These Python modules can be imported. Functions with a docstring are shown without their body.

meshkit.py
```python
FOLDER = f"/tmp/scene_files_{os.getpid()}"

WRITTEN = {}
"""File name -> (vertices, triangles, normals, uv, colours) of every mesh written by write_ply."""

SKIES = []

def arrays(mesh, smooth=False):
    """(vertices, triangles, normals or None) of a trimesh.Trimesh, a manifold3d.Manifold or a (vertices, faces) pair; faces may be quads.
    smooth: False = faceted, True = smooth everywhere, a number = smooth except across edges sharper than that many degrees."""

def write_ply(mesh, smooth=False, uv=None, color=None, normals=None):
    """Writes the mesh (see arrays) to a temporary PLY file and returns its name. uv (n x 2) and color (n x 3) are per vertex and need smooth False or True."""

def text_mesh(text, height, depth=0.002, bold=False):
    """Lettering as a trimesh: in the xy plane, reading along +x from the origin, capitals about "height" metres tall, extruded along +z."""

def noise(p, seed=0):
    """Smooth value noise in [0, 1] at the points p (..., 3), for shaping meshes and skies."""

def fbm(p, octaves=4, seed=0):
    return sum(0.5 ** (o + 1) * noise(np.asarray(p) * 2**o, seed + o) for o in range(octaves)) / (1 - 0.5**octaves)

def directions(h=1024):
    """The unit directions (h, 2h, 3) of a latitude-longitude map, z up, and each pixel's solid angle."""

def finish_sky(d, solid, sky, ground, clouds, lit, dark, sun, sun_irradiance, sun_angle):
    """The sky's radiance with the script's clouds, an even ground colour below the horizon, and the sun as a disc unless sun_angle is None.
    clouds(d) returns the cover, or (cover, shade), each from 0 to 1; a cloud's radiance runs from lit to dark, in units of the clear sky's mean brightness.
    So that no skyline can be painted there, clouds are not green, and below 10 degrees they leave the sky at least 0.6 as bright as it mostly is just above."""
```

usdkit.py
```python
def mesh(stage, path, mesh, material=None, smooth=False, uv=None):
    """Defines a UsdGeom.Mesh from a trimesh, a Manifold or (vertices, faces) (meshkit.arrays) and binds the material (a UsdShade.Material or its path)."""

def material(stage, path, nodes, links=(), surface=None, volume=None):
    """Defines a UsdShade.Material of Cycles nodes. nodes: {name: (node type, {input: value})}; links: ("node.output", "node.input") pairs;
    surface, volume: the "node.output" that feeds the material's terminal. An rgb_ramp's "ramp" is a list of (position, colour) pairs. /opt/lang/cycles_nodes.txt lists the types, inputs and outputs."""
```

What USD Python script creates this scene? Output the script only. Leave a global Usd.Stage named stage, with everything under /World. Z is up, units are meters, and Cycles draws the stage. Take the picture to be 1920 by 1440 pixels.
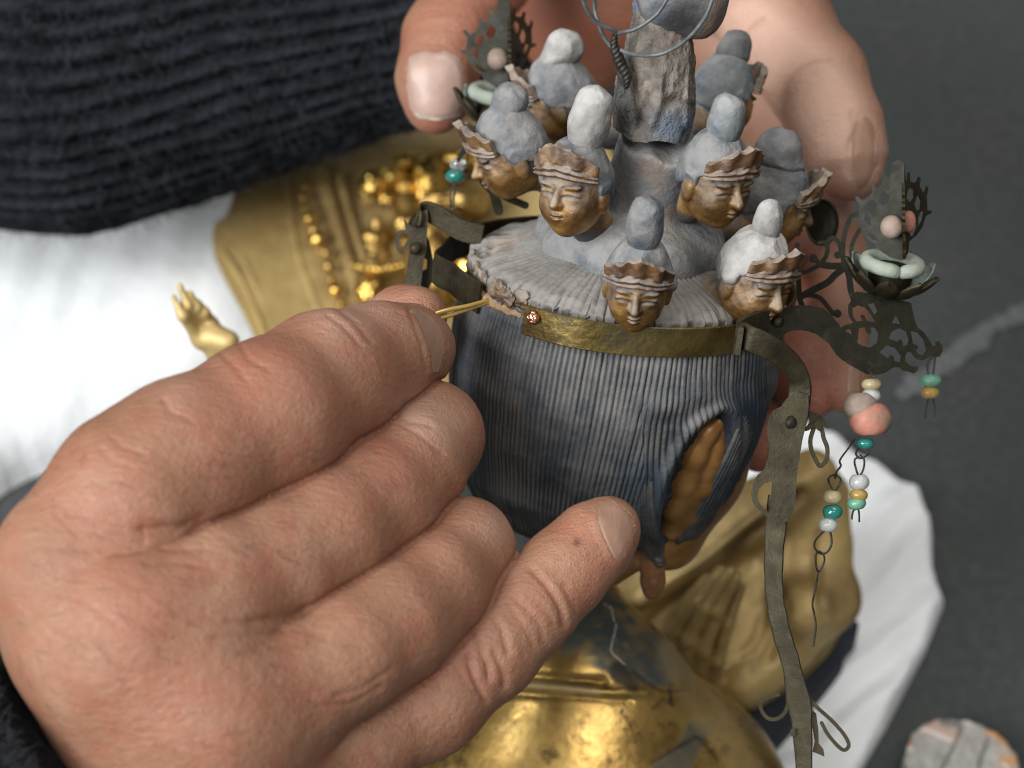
import math, random
import numpy as np
import trimesh, usdkit, meshkit
from scipy.spatial import cKDTree
from scipy import sparse
import shapely
from shapely.geometry import Polygon, LineString, Point
from shapely.ops import unary_union
from pxr import Usd, UsdGeom, UsdLux, UsdShade, Gf, Sdf, Vt

stage = Usd.Stage.CreateInMemory()
UsdGeom.SetStageUpAxis(stage, UsdGeom.Tokens.z)
UsdGeom.SetStageMetersPerUnit(stage, 1.0)
UsdGeom.Xform.Define(stage, '/World'); UsdGeom.Scope.Define(stage, '/World/Looks')
RNG = np.random.default_rng(7); random.seed(7)

# ---------------------------------------------------------------- camera, light, exposure
PITCH = math.radians(50.0)          # the camera looks down onto the floor
HEIGHT = 0.429                      # metres above the floor
FPX = 4388.6                        # focal length in pixels of a 1920 wide picture
CAM = np.array([0.0, 0.0, HEIGHT])
AX = np.array([[1, 0, 0], [0, math.sin(PITCH), math.cos(PITCH)], [0, -math.cos(PITCH), math.sin(PITCH)]], float)  # rows: right, up, back in world axes
cam = UsdGeom.Camera.Define(stage, '/World/camera')
cam.CreateHorizontalApertureAttr(36.0); cam.CreateVerticalApertureAttr(27.0)
cam.CreateFocalLengthAttr(36.0 * FPX / 1920.0)
cam.CreateFocusDistanceAttr(0.376); cam.CreateFStopAttr(17.0)
cam.CreateExposureAttr(0.02)
cam.CreateClippingRangeAttr(Gf.Vec2f(0.05, 50.0))
_m = np.eye(4); _m[:3, :3] = AX; _m[3, :3] = CAM
UsdGeom.Xformable(cam).AddTransformOp().Set(Gf.Matrix4d(*_m.ravel().tolist()))

def lamp(name, pos, target, w, h, power, color):
    l = UsdLux.RectLight.Define(stage, '/World/' + name)
    l.CreateWidthAttr(w); l.CreateHeightAttr(h); l.CreateIntensityAttr(power); l.CreateColorAttr(Gf.Vec3f(*color))
    z = np.array(pos, float) - np.array(target, float); z /= np.linalg.norm(z)
    x = np.cross([0, 0, 1], z); x /= np.linalg.norm(x); y = np.cross(z, x)
    m = np.eye(4); m[0, :3], m[1, :3], m[2, :3], m[3, :3] = x, y, z, pos
    UsdGeom.Xformable(l).AddTransformOp().Set(Gf.Matrix4d(*m.ravel().tolist()))
    return l
TGT = (0.0, 0.28, 0.12)
lamp('window_light', (-0.95, -0.45, 1.1), TGT, 0.9, 0.9, 16.0, (0.95, 0.98, 1.0))
lamp('ceiling_light', (0.22, -0.38, 1.5), TGT, 0.7, 0.5, 6.0, (1.0, 0.97, 0.92))
lamp('ceiling_light_001', (0.40, 0.80, 1.5), TGT, 0.8, 0.4, 6.0, (1.0, 0.98, 0.95))  # added lamp above and behind, brightens the far hand
usdkit.material(stage, '/World/Looks/ambient', {"b": ("background_shader", {"color": (0.95, 0.98, 1.0), "strength": 0.17})}, [], surface="b.background")
dome = UsdLux.DomeLight.Define(stage, '/World/room_light')
UsdShade.MaterialBindingAPI.Apply(dome.GetPrim()).Bind(UsdShade.Material.Get(stage, '/World/Looks/ambient'))

# ---------------------------------------------------------------- tools. Shapes are modelled in millimetres in axes x right, y up, z towards the viewer
def P(px, py, d):                   # the point seen at a pixel of the 1920x1440 picture at a depth of d mm
    return np.array([(px - 960.0) / FPX * d, (720.0 - py) / FPX * d, -d])
def PP(pts): return np.array([P(*p[:3]) for p in pts])
def mm(rpx, d): return rpx * d / FPX
def proj(v):
    d = -v[:, 2]
    return np.stack([960 + v[:, 0] / d * FPX, 720 - v[:, 1] / d * FPX], 1)
def world(v): return CAM + (np.asarray(v) * 0.001) @ AX
def floor_pt(px, py, z=0.0):        # where the ray through a pixel meets the level z mm above the floor, in the modelling axes
    r = P(px, py, 1.0); rw = r @ AX
    return r * ((z * 0.001 - HEIGHT) / rw[2]) * 1000.0
UPW = np.array([0.0, math.cos(PITCH), math.sin(PITCH)])   # world up in the modelling axes
def level(v): return (world(v)[:, 2]) * 1000.0

def fixw(v, f):
    v = np.asarray(v, float); f = np.asarray(f, int)
    a, b, c = v[f[:, 0]], v[f[:, 1]], v[f[:, 2]]
    o = v.mean(0)
    if np.einsum('ij,ij->i', a - o, np.cross(b - o, c - o)).sum() < 0: f = f[:, ::-1]
    return v, f
def tri(q): q = np.asarray(q); return np.vstack([q[:, [0, 1, 2]], q[:, [0, 2, 3]]])
def cat(*ms):
    vs, fs, n = [], [], 0
    for v, f in ms:
        vs.append(v); fs.append(np.asarray(f) + n); n += len(v)
    return np.vstack(vs), np.vstack(fs)
def normals(v, f):
    n = np.zeros_like(v); fn = np.cross(v[f[:, 1]] - v[f[:, 0]], v[f[:, 2]] - v[f[:, 0]])
    for k in range(3): np.add.at(n, f[:, k], fn)
    return n / np.maximum(np.linalg.norm(n, axis=1, keepdims=True), 1e-12)
def noise(v, s, seed=0, oct=3): return meshkit.fbm(np.asarray(v) * s + 100.0, oct, seed) - 0.5

USED = {}
def fresh(parent, name):
    k = USED.get((parent, name), 0); USED[(parent, name)] = k + 1
    return f"{parent}/{name}" if k == 0 else f"{parent}/{name}_{k:03d}"
class Thing:
    def __init__(s, name, label=None, cat=None, base=None, group=None, kind=None):
        s.base = world(np.asarray(base, float)[None])[0]
        s.path = fresh('/World', name)
        x = UsdGeom.Xform.Define(stage, s.path); x.AddTranslateOp().Set(Gf.Vec3d(*s.base.tolist()))
        s.prim = x.GetPrim(); tagprim(s.prim, label, cat, group, kind)
    def part(s, name, vf, mat, smooth=40, parent=None, attrs=None, label=None, kind=None):
        path = fresh(parent or s.path, name)
        put(path, vf, mat, smooth, attrs, s.base)
        tagprim(stage.GetPrimAtPath(path), label, None, None, kind)
        return path
def tagprim(p, label=None, cat=None, group=None, kind=None):
    for k, x in (('label', label), ('category', cat), ('group', group), ('kind', kind)):
        if x: p.SetCustomDataByKey(k, x)
def put(path, vf, mat, smooth, attrs, base):
    v, f = vf
    w = world(v) - base
    if attrs: smooth = True if smooth else False
    m = usdkit.mesh(stage, path, (w, np.asarray(f)), '/World/Looks/' + mat, smooth)
    for k, a in (attrs or {}).items():
        UsdGeom.PrimvarsAPI(m).CreatePrimvar(k, Sdf.ValueTypeNames.FloatArray, 'vertex').Set(Vt.FloatArray.FromNumpy(np.asarray(a, np.float32)))
    return m
def flat(name, vf, mat, label=None, cat=None, group=None, kind=None, smooth=40, attrs=None):   # a thing or a piece of the setting that is one mesh
    v = np.asarray(vf[0]); w = world(v); b = np.array([*(w[:, :2].min(0) + w[:, :2].max(0)) / 2, w[:, 2].min()])
    path = fresh('/World', name)
    put(path, vf, mat, smooth, attrs, b)
    UsdGeom.Xformable(stage.GetPrimAtPath(path)).AddTranslateOp().Set(Gf.Vec3d(*b.tolist()))
    tagprim(stage.GetPrimAtPath(path), label, cat, group, kind)

# --- distance fields and their surface
def smin(a, b, k):
    h = np.maximum(k - np.abs(a - b), 0) / k
    return np.minimum(a, b) - h * h * k * 0.25
def cone(p, a, b, ra, rb):
    ab = b - a; t = np.clip(((p - a) @ ab) / max(ab @ ab, 1e-9), 0, 1)
    return np.linalg.norm(p - a - t[:, None] * ab, axis=1) - (ra + (rb - ra) * t)
def chain(p, pts, k=1.0):           # pts: rows of px, py, depth, radius in px
    c = [(P(*q[:3]), mm(q[3], q[2])) for q in pts]; d = None
    for (a, ra), (b, rb) in zip(c, c[1:]):
        x = cone(p, a, b, ra, rb); d = x if d is None else smin(d, x, k)
    return d
def ball(p, c, r, R=None):          # ellipsoid with half axes r along the rows of R
    q = p - c
    if R is not None: q = q @ np.asarray(R).T
    r = np.broadcast_to(np.asarray(r, float), 3)
    k0 = np.linalg.norm(q / r, axis=1); k1 = np.linalg.norm(q / (r * r), axis=1)
    return k0 * (k0 - 1) / np.maximum(k1, 1e-9)
def nets(f, lo, hi, h, smooth=2):
    lo, hi = np.asarray(lo, float), np.asarray(hi, float)
    B = 4; n = ((np.ceil((hi - lo) / h).astype(int) + B) // B) * B
    cn = n // B
    cg = np.stack(np.meshgrid(*[lo[k] + (np.arange(cn[k]) + 0.5) * B * h - 0.5 * h for k in range(3)], indexing='ij'), -1).reshape(-1, 3)
    cv = f(cg).reshape(cn)
    near = np.abs(cv) < B * h * 1.75
    G = np.repeat(np.repeat(np.repeat(cv, B, 0), B, 1), B, 2).astype(np.float32)
    M = np.repeat(np.repeat(np.repeat(near, B, 0), B, 1), B, 2)
    ii = np.stack(np.nonzero(M), 1)
    vals = np.empty(len(ii), np.float32)
    for s in range(0, len(ii), 400000):
        vals[s:s + 400000] = f(lo + ii[s:s + 400000] * h)
    G[M] = vals
    S = G < 0
    cs = [(i, j, k) for i in (0, 1) for j in (0, 1) for k in (0, 1)]
    def sl(A, c): return A[c[0]:n[0] - 1 + c[0], c[1]:n[1] - 1 + c[1], c[2]:n[2] - 1 + c[2]]
    cnt = sum(sl(S, c).astype(np.int8) for c in cs)
    act = (cnt > 0) & (cnt < 8)
    ci = np.stack(np.nonzero(act), 1)
    idx = -np.ones(n - 1, int); idx[act] = np.arange(len(ci))
    g = {c: G[ci[:, 0] + c[0], ci[:, 1] + c[1], ci[:, 2] + c[2]] for c in cs}
    acc = np.zeros((len(ci), 3)); num = np.zeros(len(ci))
    for a in cs:
        for k in range(3):
            if a[k] == 0:
                b = list(a); b[k] = 1; b = tuple(b)
                ga, gb = g[a], g[b]; x = (ga < 0) != (gb < 0)
                t = np.where(x, ga / np.where(x, ga - gb, 1), 0)
                q = np.tile(np.array(a, float), (len(ci), 1)); q[:, k] = t
                acc += q * x[:, None]; num += x
    v = lo + (ci + acc / num[:, None]) * h
    quads = []
    for k in range(3):
        u, w = (k + 1) % 3, (k + 2) % 3
        s0 = [slice(None)] * 3; s1 = [slice(None)] * 3
        s0[k] = slice(0, n[k] - 1); s1[k] = slice(1, n[k])
        x = S[tuple(s0)] != S[tuple(s1)]
        e = np.stack(np.nonzero(x), 1)
        e = e[(e[:, u] > 0) & (e[:, w] > 0) & (e[:, u] < n[u] - 1) & (e[:, w] < n[w] - 1)]
        if not len(e): continue
        du = np.eye(3, dtype=int)[u]; dw = np.eye(3, dtype=int)[w]
        c = [idx[tuple((e - o).T)] for o in (0 * du, du, du + dw, dw)]
        q = np.stack(c, 1); inside = S[tuple(e.T)]
        q[~inside] = q[~inside][:, ::-1]
        quads.append(q)
    f_ = tri(np.vstack(quads)); f_ = f_[(f_ >= 0).all(1)]
    return relax(v, f_, smooth)
def relax(v, f, it=2, lam=0.5):
    if not it: return v, f
    e = np.vstack([f[:, [0, 1]], f[:, [1, 2]], f[:, [2, 0]]]); e = np.vstack([e, e[:, ::-1]])
    A = sparse.coo_matrix((np.ones(len(e)), (e[:, 0], e[:, 1])), (len(v), len(v))).tocsr(); A.data[:] = 1
    deg = np.maximum(np.asarray(A.sum(1)).ravel(), 1)
    for i in range(it):
        v = v + lam * (A @ v / deg[:, None] - v); v = v - 0.52 * (A @ v / deg[:, None] - v)
    return v, f
def sculpt(f, pts, h, pad=3.0, smooth=2):    # pts: px, py, depth, radius px that bound the shape
    c = PP(pts); r = np.array([mm(q[3], q[2]) for q in pts])[:, None]
    return nets(f, (c - r).min(0) - pad, (c + r).max(0) + pad, h, smooth)

# --- marks on a surface, found by projecting a stroke onto its near side
def stroke(v, line, w, n=None, facing=0.0):
    q = proj(v); L = LineString(line) if len(line) > 1 else Point(line[0])
    lo, hi = np.array(line, float).min(0) - 3 * w, np.array(line, float).max(0) + 3 * w
    m = ((q > lo) & (q < hi)).all(1)
    if n is not None: m &= (np.einsum('ij,ij->i', n, -v) / np.linalg.norm(v, axis=1)) > facing
    a = np.zeros(len(v)); ids = np.nonzero(m)[0]
    if len(ids):
        d = shapely.distance(shapely.points(q[ids]), L); a[ids] = np.exp(-(d / w) ** 2)
    return a
class Front:                        # depth of the near side of a mesh at a pixel
    def __init__(s, vf, region=None):
        v, f = vf; n = normals(v, f); ok = (np.einsum('ij,ij->i', n, -v) > 0)
        q = proj(v)
        if region is not None: ok &= (q[:, 0] > region[0]) & (q[:, 0] < region[2]) & (q[:, 1] > region[1]) & (q[:, 1] < region[3])
        s.q = q[ok]; s.d = -v[ok][:, 2]; s.t = cKDTree(s.q)
    def __call__(s, px, py, k=8):
        d, i = s.t.query([px, py], k=k); dd = s.d[i]; near = dd.min(); ok = dd < near + 2.0
        w = 1 / (d + 1.0); return float((dd * w * ok).sum() / (w * ok).sum())

# --- swept and flat pieces
def spline(pts, n=8):
    p = np.asarray(pts, float)
    if len(p) < 3: return np.array([p[0] + (p[-1] - p[0]) * t for t in np.linspace(0, 1, n + 1)])
    q = np.vstack([2 * p[0] - p[1], p, 2 * p[-1] - p[-2]]); out = []
    for i in range(1, len(q) - 2):
        t = np.linspace(0, 1, n, endpoint=False)[:, None]; a, b, c, d = q[i - 1:i + 3]
        out.append(0.5 * (2 * b + (c - a) * t + (2 * a - 5 * b + 4 * c - d) * t ** 2 + (3 * b - a - 3 * c + d) * t ** 3))
    return np.vstack(out + [p[-1:]])
def tube(path, r, sides=8, closed=False):
    p = np.asarray(path, float); N = len(p); r = np.broadcast_to(np.asarray(r, float), N)
    T = np.gradient(p, axis=0) if not closed else np.roll(p, -1, 0) - np.roll(p, 1, 0)
    T /= np.maximum(np.linalg.norm(T, axis=1, keepdims=True), 1e-9)
    a = np.cross(T[0], [0.3, 0.5, 0.8]); a /= np.linalg.norm(a); fr = []
    for t in T:
        a = a - (a @ t) * t; a /= max(np.linalg.norm(a), 1e-9); fr.append((a, np.cross(t, a)))
    th = np.arange(sides) / sides * 2 * np.pi
    v = np.vstack([p[i] + r[i] * (np.cos(th)[:, None] * fr[i][0] + np.sin(th)[:, None] * fr[i][1]) for i in range(N)])
    q = []
    for i in range(N if closed else N - 1):
        j = (i + 1) % N
        for k in range(sides):
            l = (k + 1) % sides; q.append((i * sides + k, i * sides + l, j * sides + l, j * sides + k))
    f = tri(q)
    if not closed:
        v = np.vstack([v, p[0], p[-1]]); c0, c1 = N * sides, N * sides + 1
        f = np.vstack([f, [(c0, (k + 1) % sides, k) for k in range(sides)], [(c1, (N - 1) * sides + k, (N - 1) * sides + (k + 1) % sides) for k in range(sides)]])
    return fixw(v, f)
def strip(path, wide, width, thick):    # a flat metal strap along path; wide: direction of its width at each point
    p = np.asarray(path, float); N = len(p); w = np.broadcast_to(np.asarray(wide, float), (N, 3)).copy()
    T = np.gradient(p, axis=0); T /= np.linalg.norm(T, axis=1, keepdims=True)
    w -= (w * T).sum(1)[:, None] * T; w /= np.linalg.norm(w, axis=1, keepdims=True); n = np.cross(T, w)
    width = np.broadcast_to(np.asarray(width, float), N)[:, None]; e = min(thick * 0.35, 0.2)
    prof = [(-.5, -.5 + e / thick, 0), (-.5, .5 - e / thick, 0), (-.5, .5, e), (.5, .5, -e), (.5, .5 - e / thick, 0), (.5, -.5 + e / thick, 0), (.5, -.5, -e), (-.5, -.5, e)]
    v = np.stack([p + w * (a * width + c) + n * b * thick for a, b, c in prof], 1).reshape(-1, 3); K = len(prof)
    q = [(i * K + k, i * K + (k + 1) % K, (i + 1) * K + (k + 1) % K, (i + 1) * K + k) for i in range(N - 1) for k in range(K)]
    f = list(tri(q))
    for k in range(1, K - 1): f += [(0, k, k + 1), ((N - 1) * K, (N - 1) * K + k + 1, (N - 1) * K + k)]
    return fixw(v, np.array(f))
def plate(poly, depth, thick, wob=0.0, seed=0):    # a sheet cut to a polygon drawn in picture pixels; depth(px, py) in mm
    out = []
    for g in getattr(poly, 'geoms', [poly]):
        if g.is_empty or g.area < 2: continue
        g = shapely.segmentize(g.simplify(0.25), 7.0)
        m = trimesh.creation.extrude_polygon(g, 1.0, engine='earcut')
        v = np.array(m.vertices); d = np.array([depth(x, y) for x, y in v[:, :2]])
        if wob: d = d + wob * noise(np.c_[v[:, :2] * 0.03, 0 * d], 1.0, seed, 2) * 2
        w = np.array([P(x, y, dd + (z - 0.5) * thick) for (x, y, z), dd in zip(v, d)])
        out.append(fixw(w, np.array(m.faces)))
    return cat(*out)
def scale_pts(pts, s, ox, oy): return [(ox + x / s, oy + y / s) for x, y in pts]
def revolve(prof, c, frame, n=24, f=None):  # prof: (radius, height); frame rows: e1, e2, axis
    prof = np.array(prof, float); th = np.arange(n) / n * 2 * np.pi; K = len(prof)
    R, Z = np.meshgrid(prof[:, 0], th, indexing='xy')[0], np.tile(prof[:, 1], (n, 1))
    TH = np.tile(th[:, None], (1, K))
    if f is not None: R = R * f(TH)
    v = c + (R * np.cos(TH))[..., None] * frame[0] + (R * np.sin(TH))[..., None] * frame[1] + Z[..., None] * frame[2]
    i, k = np.meshgrid(np.arange(n), np.arange(K - 1), indexing='ij'); i, k = i.ravel(), k.ravel(); j = (i + 1) % n
    return fixw(v.reshape(-1, 3), tri(np.stack([i * K + k, j * K + k, j * K + k + 1, i * K + k + 1], 1)))
def blob(c, r, frame=None, sub=3, wob=0.0, seed=0):
    m = trimesh.creation.icosphere(sub); v = np.array(m.vertices)
    if wob: v = v * (1 + wob * noise(v, 1.6, seed, 3)[:, None] * 2)
    v = v * np.broadcast_to(np.asarray(r, float), 3)
    if frame is not None: v = v @ np.asarray(frame)
    return v + c, np.array(m.faces)
def unit(a): a = np.asarray(a, float); return a / np.linalg.norm(a)
def sm(x, a, b): t = np.clip((x - a) / (b - a), 0, 1); return t * t * (3 - 2 * t)

# ---------------------------------------------------------------- materials
UPSTAT = None
def mat(name, ramp, scale=300, detail=5, rough=0.5, rough2=None, metallic=0.0, bumps=(), attrs=(), dust=None, stretch=None, sss=None, extra=None, mottle=None, distort=0.0):
    """ramp: colours over a noise of the given scale (per metre); attrs: (mesh attribute, colour[, metallic kept, roughness]); dust: (colour, amount, direction it settles from, noise scale); bumps: (scale, depth in m)."""
    N = {"tc": ("texture_coordinate", {}), "p": ("principled_bsdf", {"roughness": rough, "metallic": metallic, **(extra or {})})}; L = []
    vec = "tc.object"
    if stretch: N["mp"] = ("mapping", {"scale": stretch}); L.append(("tc.object", "mp.vector")); vec = "mp.vector"
    N["n"] = ("noise_texture", {"scale": scale, "detail": detail, "roughness": 0.6, "distortion": distort}); L.append((vec, "n.vector"))
    N["r"] = ("rgb_ramp", {"ramp": ramp}); L.append(("n.fac", "r.fac")); col = "r.color"
    rg = mt = None
    if rough2 is not None:
        N["rn"] = ("map_range", {"from_min": 0.35, "from_max": 0.65, "to_min": rough, "to_max": rough2, "clamp": True}); N["n9"] = ("noise_texture", {"scale": scale * 1.7, "detail": 4.0})
        L += [("tc.object", "n9.vector"), ("n9.fac", "rn.value")]; rg = "rn.result"
    if mottle:
        c, s, lo, hi, amt = mottle
        N["mn"] = ("noise_texture", {"scale": s, "detail": 4.0, "roughness": 0.65}); N["mr"] = ("map_range", {"from_min": lo, "from_max": hi, "to_min": 0.0, "to_max": amt, "clamp": True}); N["mc"] = ("mix_color", {"b": c})
        L += [("tc.object", "mn.vector"), ("mn.fac", "mr.value"), ("mr.result", "mc.fac"), (col, "mc.a")]; col = "mc.result"
    def over(tag, fac, c, met, ro):
        nonlocal col, rg, mt
        N[tag] = ("mix_color", {"b": c}); L.extend([(fac, tag + ".fac"), (col, tag + ".a")]); col = tag + ".result"
        if metallic or mt:
            N[tag + "m"] = ("mix_float", {"a": metallic, "b": met}); L.append((fac, tag + "m.fac"))
            if mt: L.append((mt, tag + "m.a"))
            mt = tag + "m.result"
        N[tag + "q"] = ("mix_float", {"a": rough, "b": ro}); L.append((fac, tag + "q.fac"))
        if rg: L.append((rg, tag + "q.a"))
        rg = tag + "q.result"
    for i, a in enumerate(attrs):
        nm, c = a[:2]; met, ro = (list(a[2:]) + [0.0, 0.7])[:2] if len(a) > 2 else (0.0, 0.7)
        N[f"at{i}"] = ("attribute", {"attribute": nm}); over(f"am{i}", f"at{i}.fac", c, met, ro)
    if dust:
        c, amt, dr, ds = dust
        N["geo"] = ("geometry", {}); N["dot"] = ("vector_math", {"math_type": "dot_product", "vector2": dr}); N["dm"] = ("map_range", {"from_min": -0.15, "from_max": 0.75, "to_min": 0.0, "to_max": amt, "clamp": True})
        N["dn"] = ("noise_texture", {"scale": ds, "detail": 6.0, "roughness": 0.65}); N["dr"] = ("map_range", {"from_min": 0.34, "from_max": 0.58, "to_min": 0.25, "to_max": 1.0, "clamp": True}); N["dx"] = ("math", {"math_type": "multiply", "use_clamp": True})
        L += [("geo.normal", "dot.vector1"), ("dot.value", "dm.value"), ("tc.object", "dn.vector"), ("dn.fac", "dr.value"), ("dm.result", "dx.value1"), ("dr.result", "dx.value2")]
        over("du", "dx.value", c, 0.0, 0.95)
    if bumps:
        h = None
        for i, (s, dep, *rest) in enumerate(bumps):
            kind = rest[0] if rest else 'noise'
            if kind == 'voronoi': N[f"b{i}"] = ("voronoi_texture", {"scale": s, "feature": "distance_to_edge"}); out = f"b{i}.distance"
            else: N[f"b{i}"] = ("noise_texture", {"scale": s, "detail": 3.0}); out = f"b{i}.fac"
            v_ = "tc.object"
            if len(rest) > 1: N[f"bm{i}"] = ("mapping", {"scale": rest[1], "rotation": rest[2] if len(rest) > 2 else (0, 0, 0)}); L.append(("tc.object", f"bm{i}.vector")); v_ = f"bm{i}.vector"
            L.append((v_, f"b{i}.vector"))
            N[f"bp{i}"] = ("bump", {"strength": 1.0, "distance": dep}); L.append((out, f"bp{i}.height"))
            if h: L.append((h, f"bp{i}.normal"))
            h = f"bp{i}.normal"
        L.append((h, "p.normal"))
    if sss:
        N["p"][1].update({"subsurface_weight": sss[0], "subsurface_scale": sss[1], "subsurface_radius": sss[2], "subsurface_method": "random_walk"})
    L.append((col, "p.base_color"))
    if rg: L.append((rg, "p.roughness"))
    if mt: L.append((mt, "p.metallic"))
    return usdkit.material(stage, '/World/Looks/' + name, N, L, surface="p.BSDF")

_up = unit(np.array([math.sin(math.radians(6)) * math.cos(math.radians(21)), math.cos(math.radians(6)) * math.cos(math.radians(21)), math.sin(math.radians(21))]))
DUSTDIR = tuple((unit(_up + [-0.25, 0.1, 0.25])) @ AX)
DUST = (0.36, 0.345, 0.325)
mat('skin', [(0.25, (0.245, 0.115, 0.064)), (0.5, (0.30, 0.147, 0.088)), (0.75, (0.345, 0.187, 0.118))], scale=90, detail=4, rough=0.46, rough2=0.56,
    bumps=[(2000, 0.00018, 'voronoi'), (420, 0.00024, 'noise', (1.0, 3.2, 2.0), (0, 0, 0.5)), (1300, 0.00014)],
    attrs=[('red', (0.34, 0.115, 0.072), 0, 0.45), ('pale', (0.54, 0.335, 0.25), 0, 0.5), ('line', (0.27, 0.105, 0.06), 0, 0.6), ('mole', (0.10, 0.03, 0.02), 0, 0.6)],  # line: darker skin colour painted into creases as their shade
    mottle=((0.30, 0.105, 0.062), 170, 0.45, 0.68, 0.6), sss=(0.16, 0.0014, (1.0, 0.35, 0.18)), extra={"specular_ior_level": 0.45})
mat('nail', [(0.3, (0.40, 0.25, 0.20)), (0.7, (0.47, 0.31, 0.255))], scale=160, rough=0.34, rough2=0.46, bumps=[(900, 0.00008, 'noise', (1, 0.12, 1), (0, 0, 0.4))],
    attrs=[('edge', (0.58, 0.45, 0.37), 0, 0.4)], sss=(0.2, 0.0015, (1, 0.4, 0.25)))
mat('hair_paint', [(0.3, (0.013, 0.018, 0.025)), (0.44, (0.036, 0.040, 0.046)), (0.56, (0.080, 0.077, 0.074)), (0.75, (0.14, 0.130, 0.118))], scale=110, detail=7, rough=0.5, rough2=0.65,
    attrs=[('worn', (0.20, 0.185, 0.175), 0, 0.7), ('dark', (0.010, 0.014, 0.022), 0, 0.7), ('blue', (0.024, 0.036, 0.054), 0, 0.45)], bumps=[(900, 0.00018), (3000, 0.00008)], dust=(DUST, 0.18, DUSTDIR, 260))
mat('dusty_paint', [(0.3, (0.030, 0.042, 0.058)), (0.45, (0.080, 0.090, 0.105)), (0.62, (0.175, 0.168, 0.160))], scale=170, detail=7, rough=0.75, bumps=[(700, 0.0003), (2500, 0.00012)],
    attrs=[('worn', (0.15, 0.105, 0.075), 0, 0.8), ('dark', (0.03, 0.025, 0.025), 0, 0.7)], dust=((0.31, 0.297, 0.28), 0.65, DUSTDIR, 260))
mat('blue_paint', [(0.3, (0.020, 0.034, 0.050)), (0.48, (0.065, 0.088, 0.11)), (0.65, (0.16, 0.165, 0.165))], scale=200, detail=7, rough=0.6, rough2=0.75, bumps=[(700, 0.0003)], dust=((0.36, 0.36, 0.35), 0.6, DUSTDIR, 240))
mat('grey_dust', [(0.3, (0.10, 0.095, 0.09)), (0.6, (0.24, 0.225, 0.21))], scale=220, detail=7, rough=0.9, bumps=[(600, 0.0004)], dust=((0.45, 0.43, 0.405), 0.9, DUSTDIR, 240))
mat('dusty_wood', [(0.3, (0.10, 0.085, 0.07)), (0.5, (0.20, 0.18, 0.16)), (0.7, (0.30, 0.28, 0.25))], scale=260, detail=8, rough=0.9, bumps=[(1200, 0.00015)],
    attrs=[('dark', (0.03, 0.024, 0.022), 0, 0.6), ('worn', (0.22, 0.13, 0.065), 0, 0.7)], dust=((0.26, 0.245, 0.228), 0.8, DUSTDIR, 420))
mat('raw_wood', [(0.3, (0.045, 0.030, 0.020)), (0.48, (0.13, 0.098, 0.070)), (0.7, (0.26, 0.215, 0.170))], scale=330, detail=8, rough=0.95, bumps=[(700, 0.0006), (2200, 0.0003)],
    attrs=[('blue', (0.09, 0.12, 0.165), 0, 0.7), ('dark', (0.012, 0.011, 0.011), 0, 0.4)], dust=(DUST, 0.3, DUSTDIR, 300))
mat('gilded_face', [(0.3, (0.07, 0.030, 0.011)), (0.5, (0.21, 0.105, 0.026)), (0.72, (0.43, 0.24, 0.06))], scale=230, detail=6, rough=0.36, rough2=0.5, metallic=0.55, bumps=[(900, 0.0002)],
    attrs=[('ink', (0.012, 0.008, 0.006), 0, 0.6), ('hair', (0.05, 0.045, 0.045), 0, 0.8)], mottle=((0.055, 0.022, 0.012), 90, 0.52, 0.66, 0.7), dust=((0.34, 0.30, 0.26), 0.75, DUSTDIR, 420))
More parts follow.
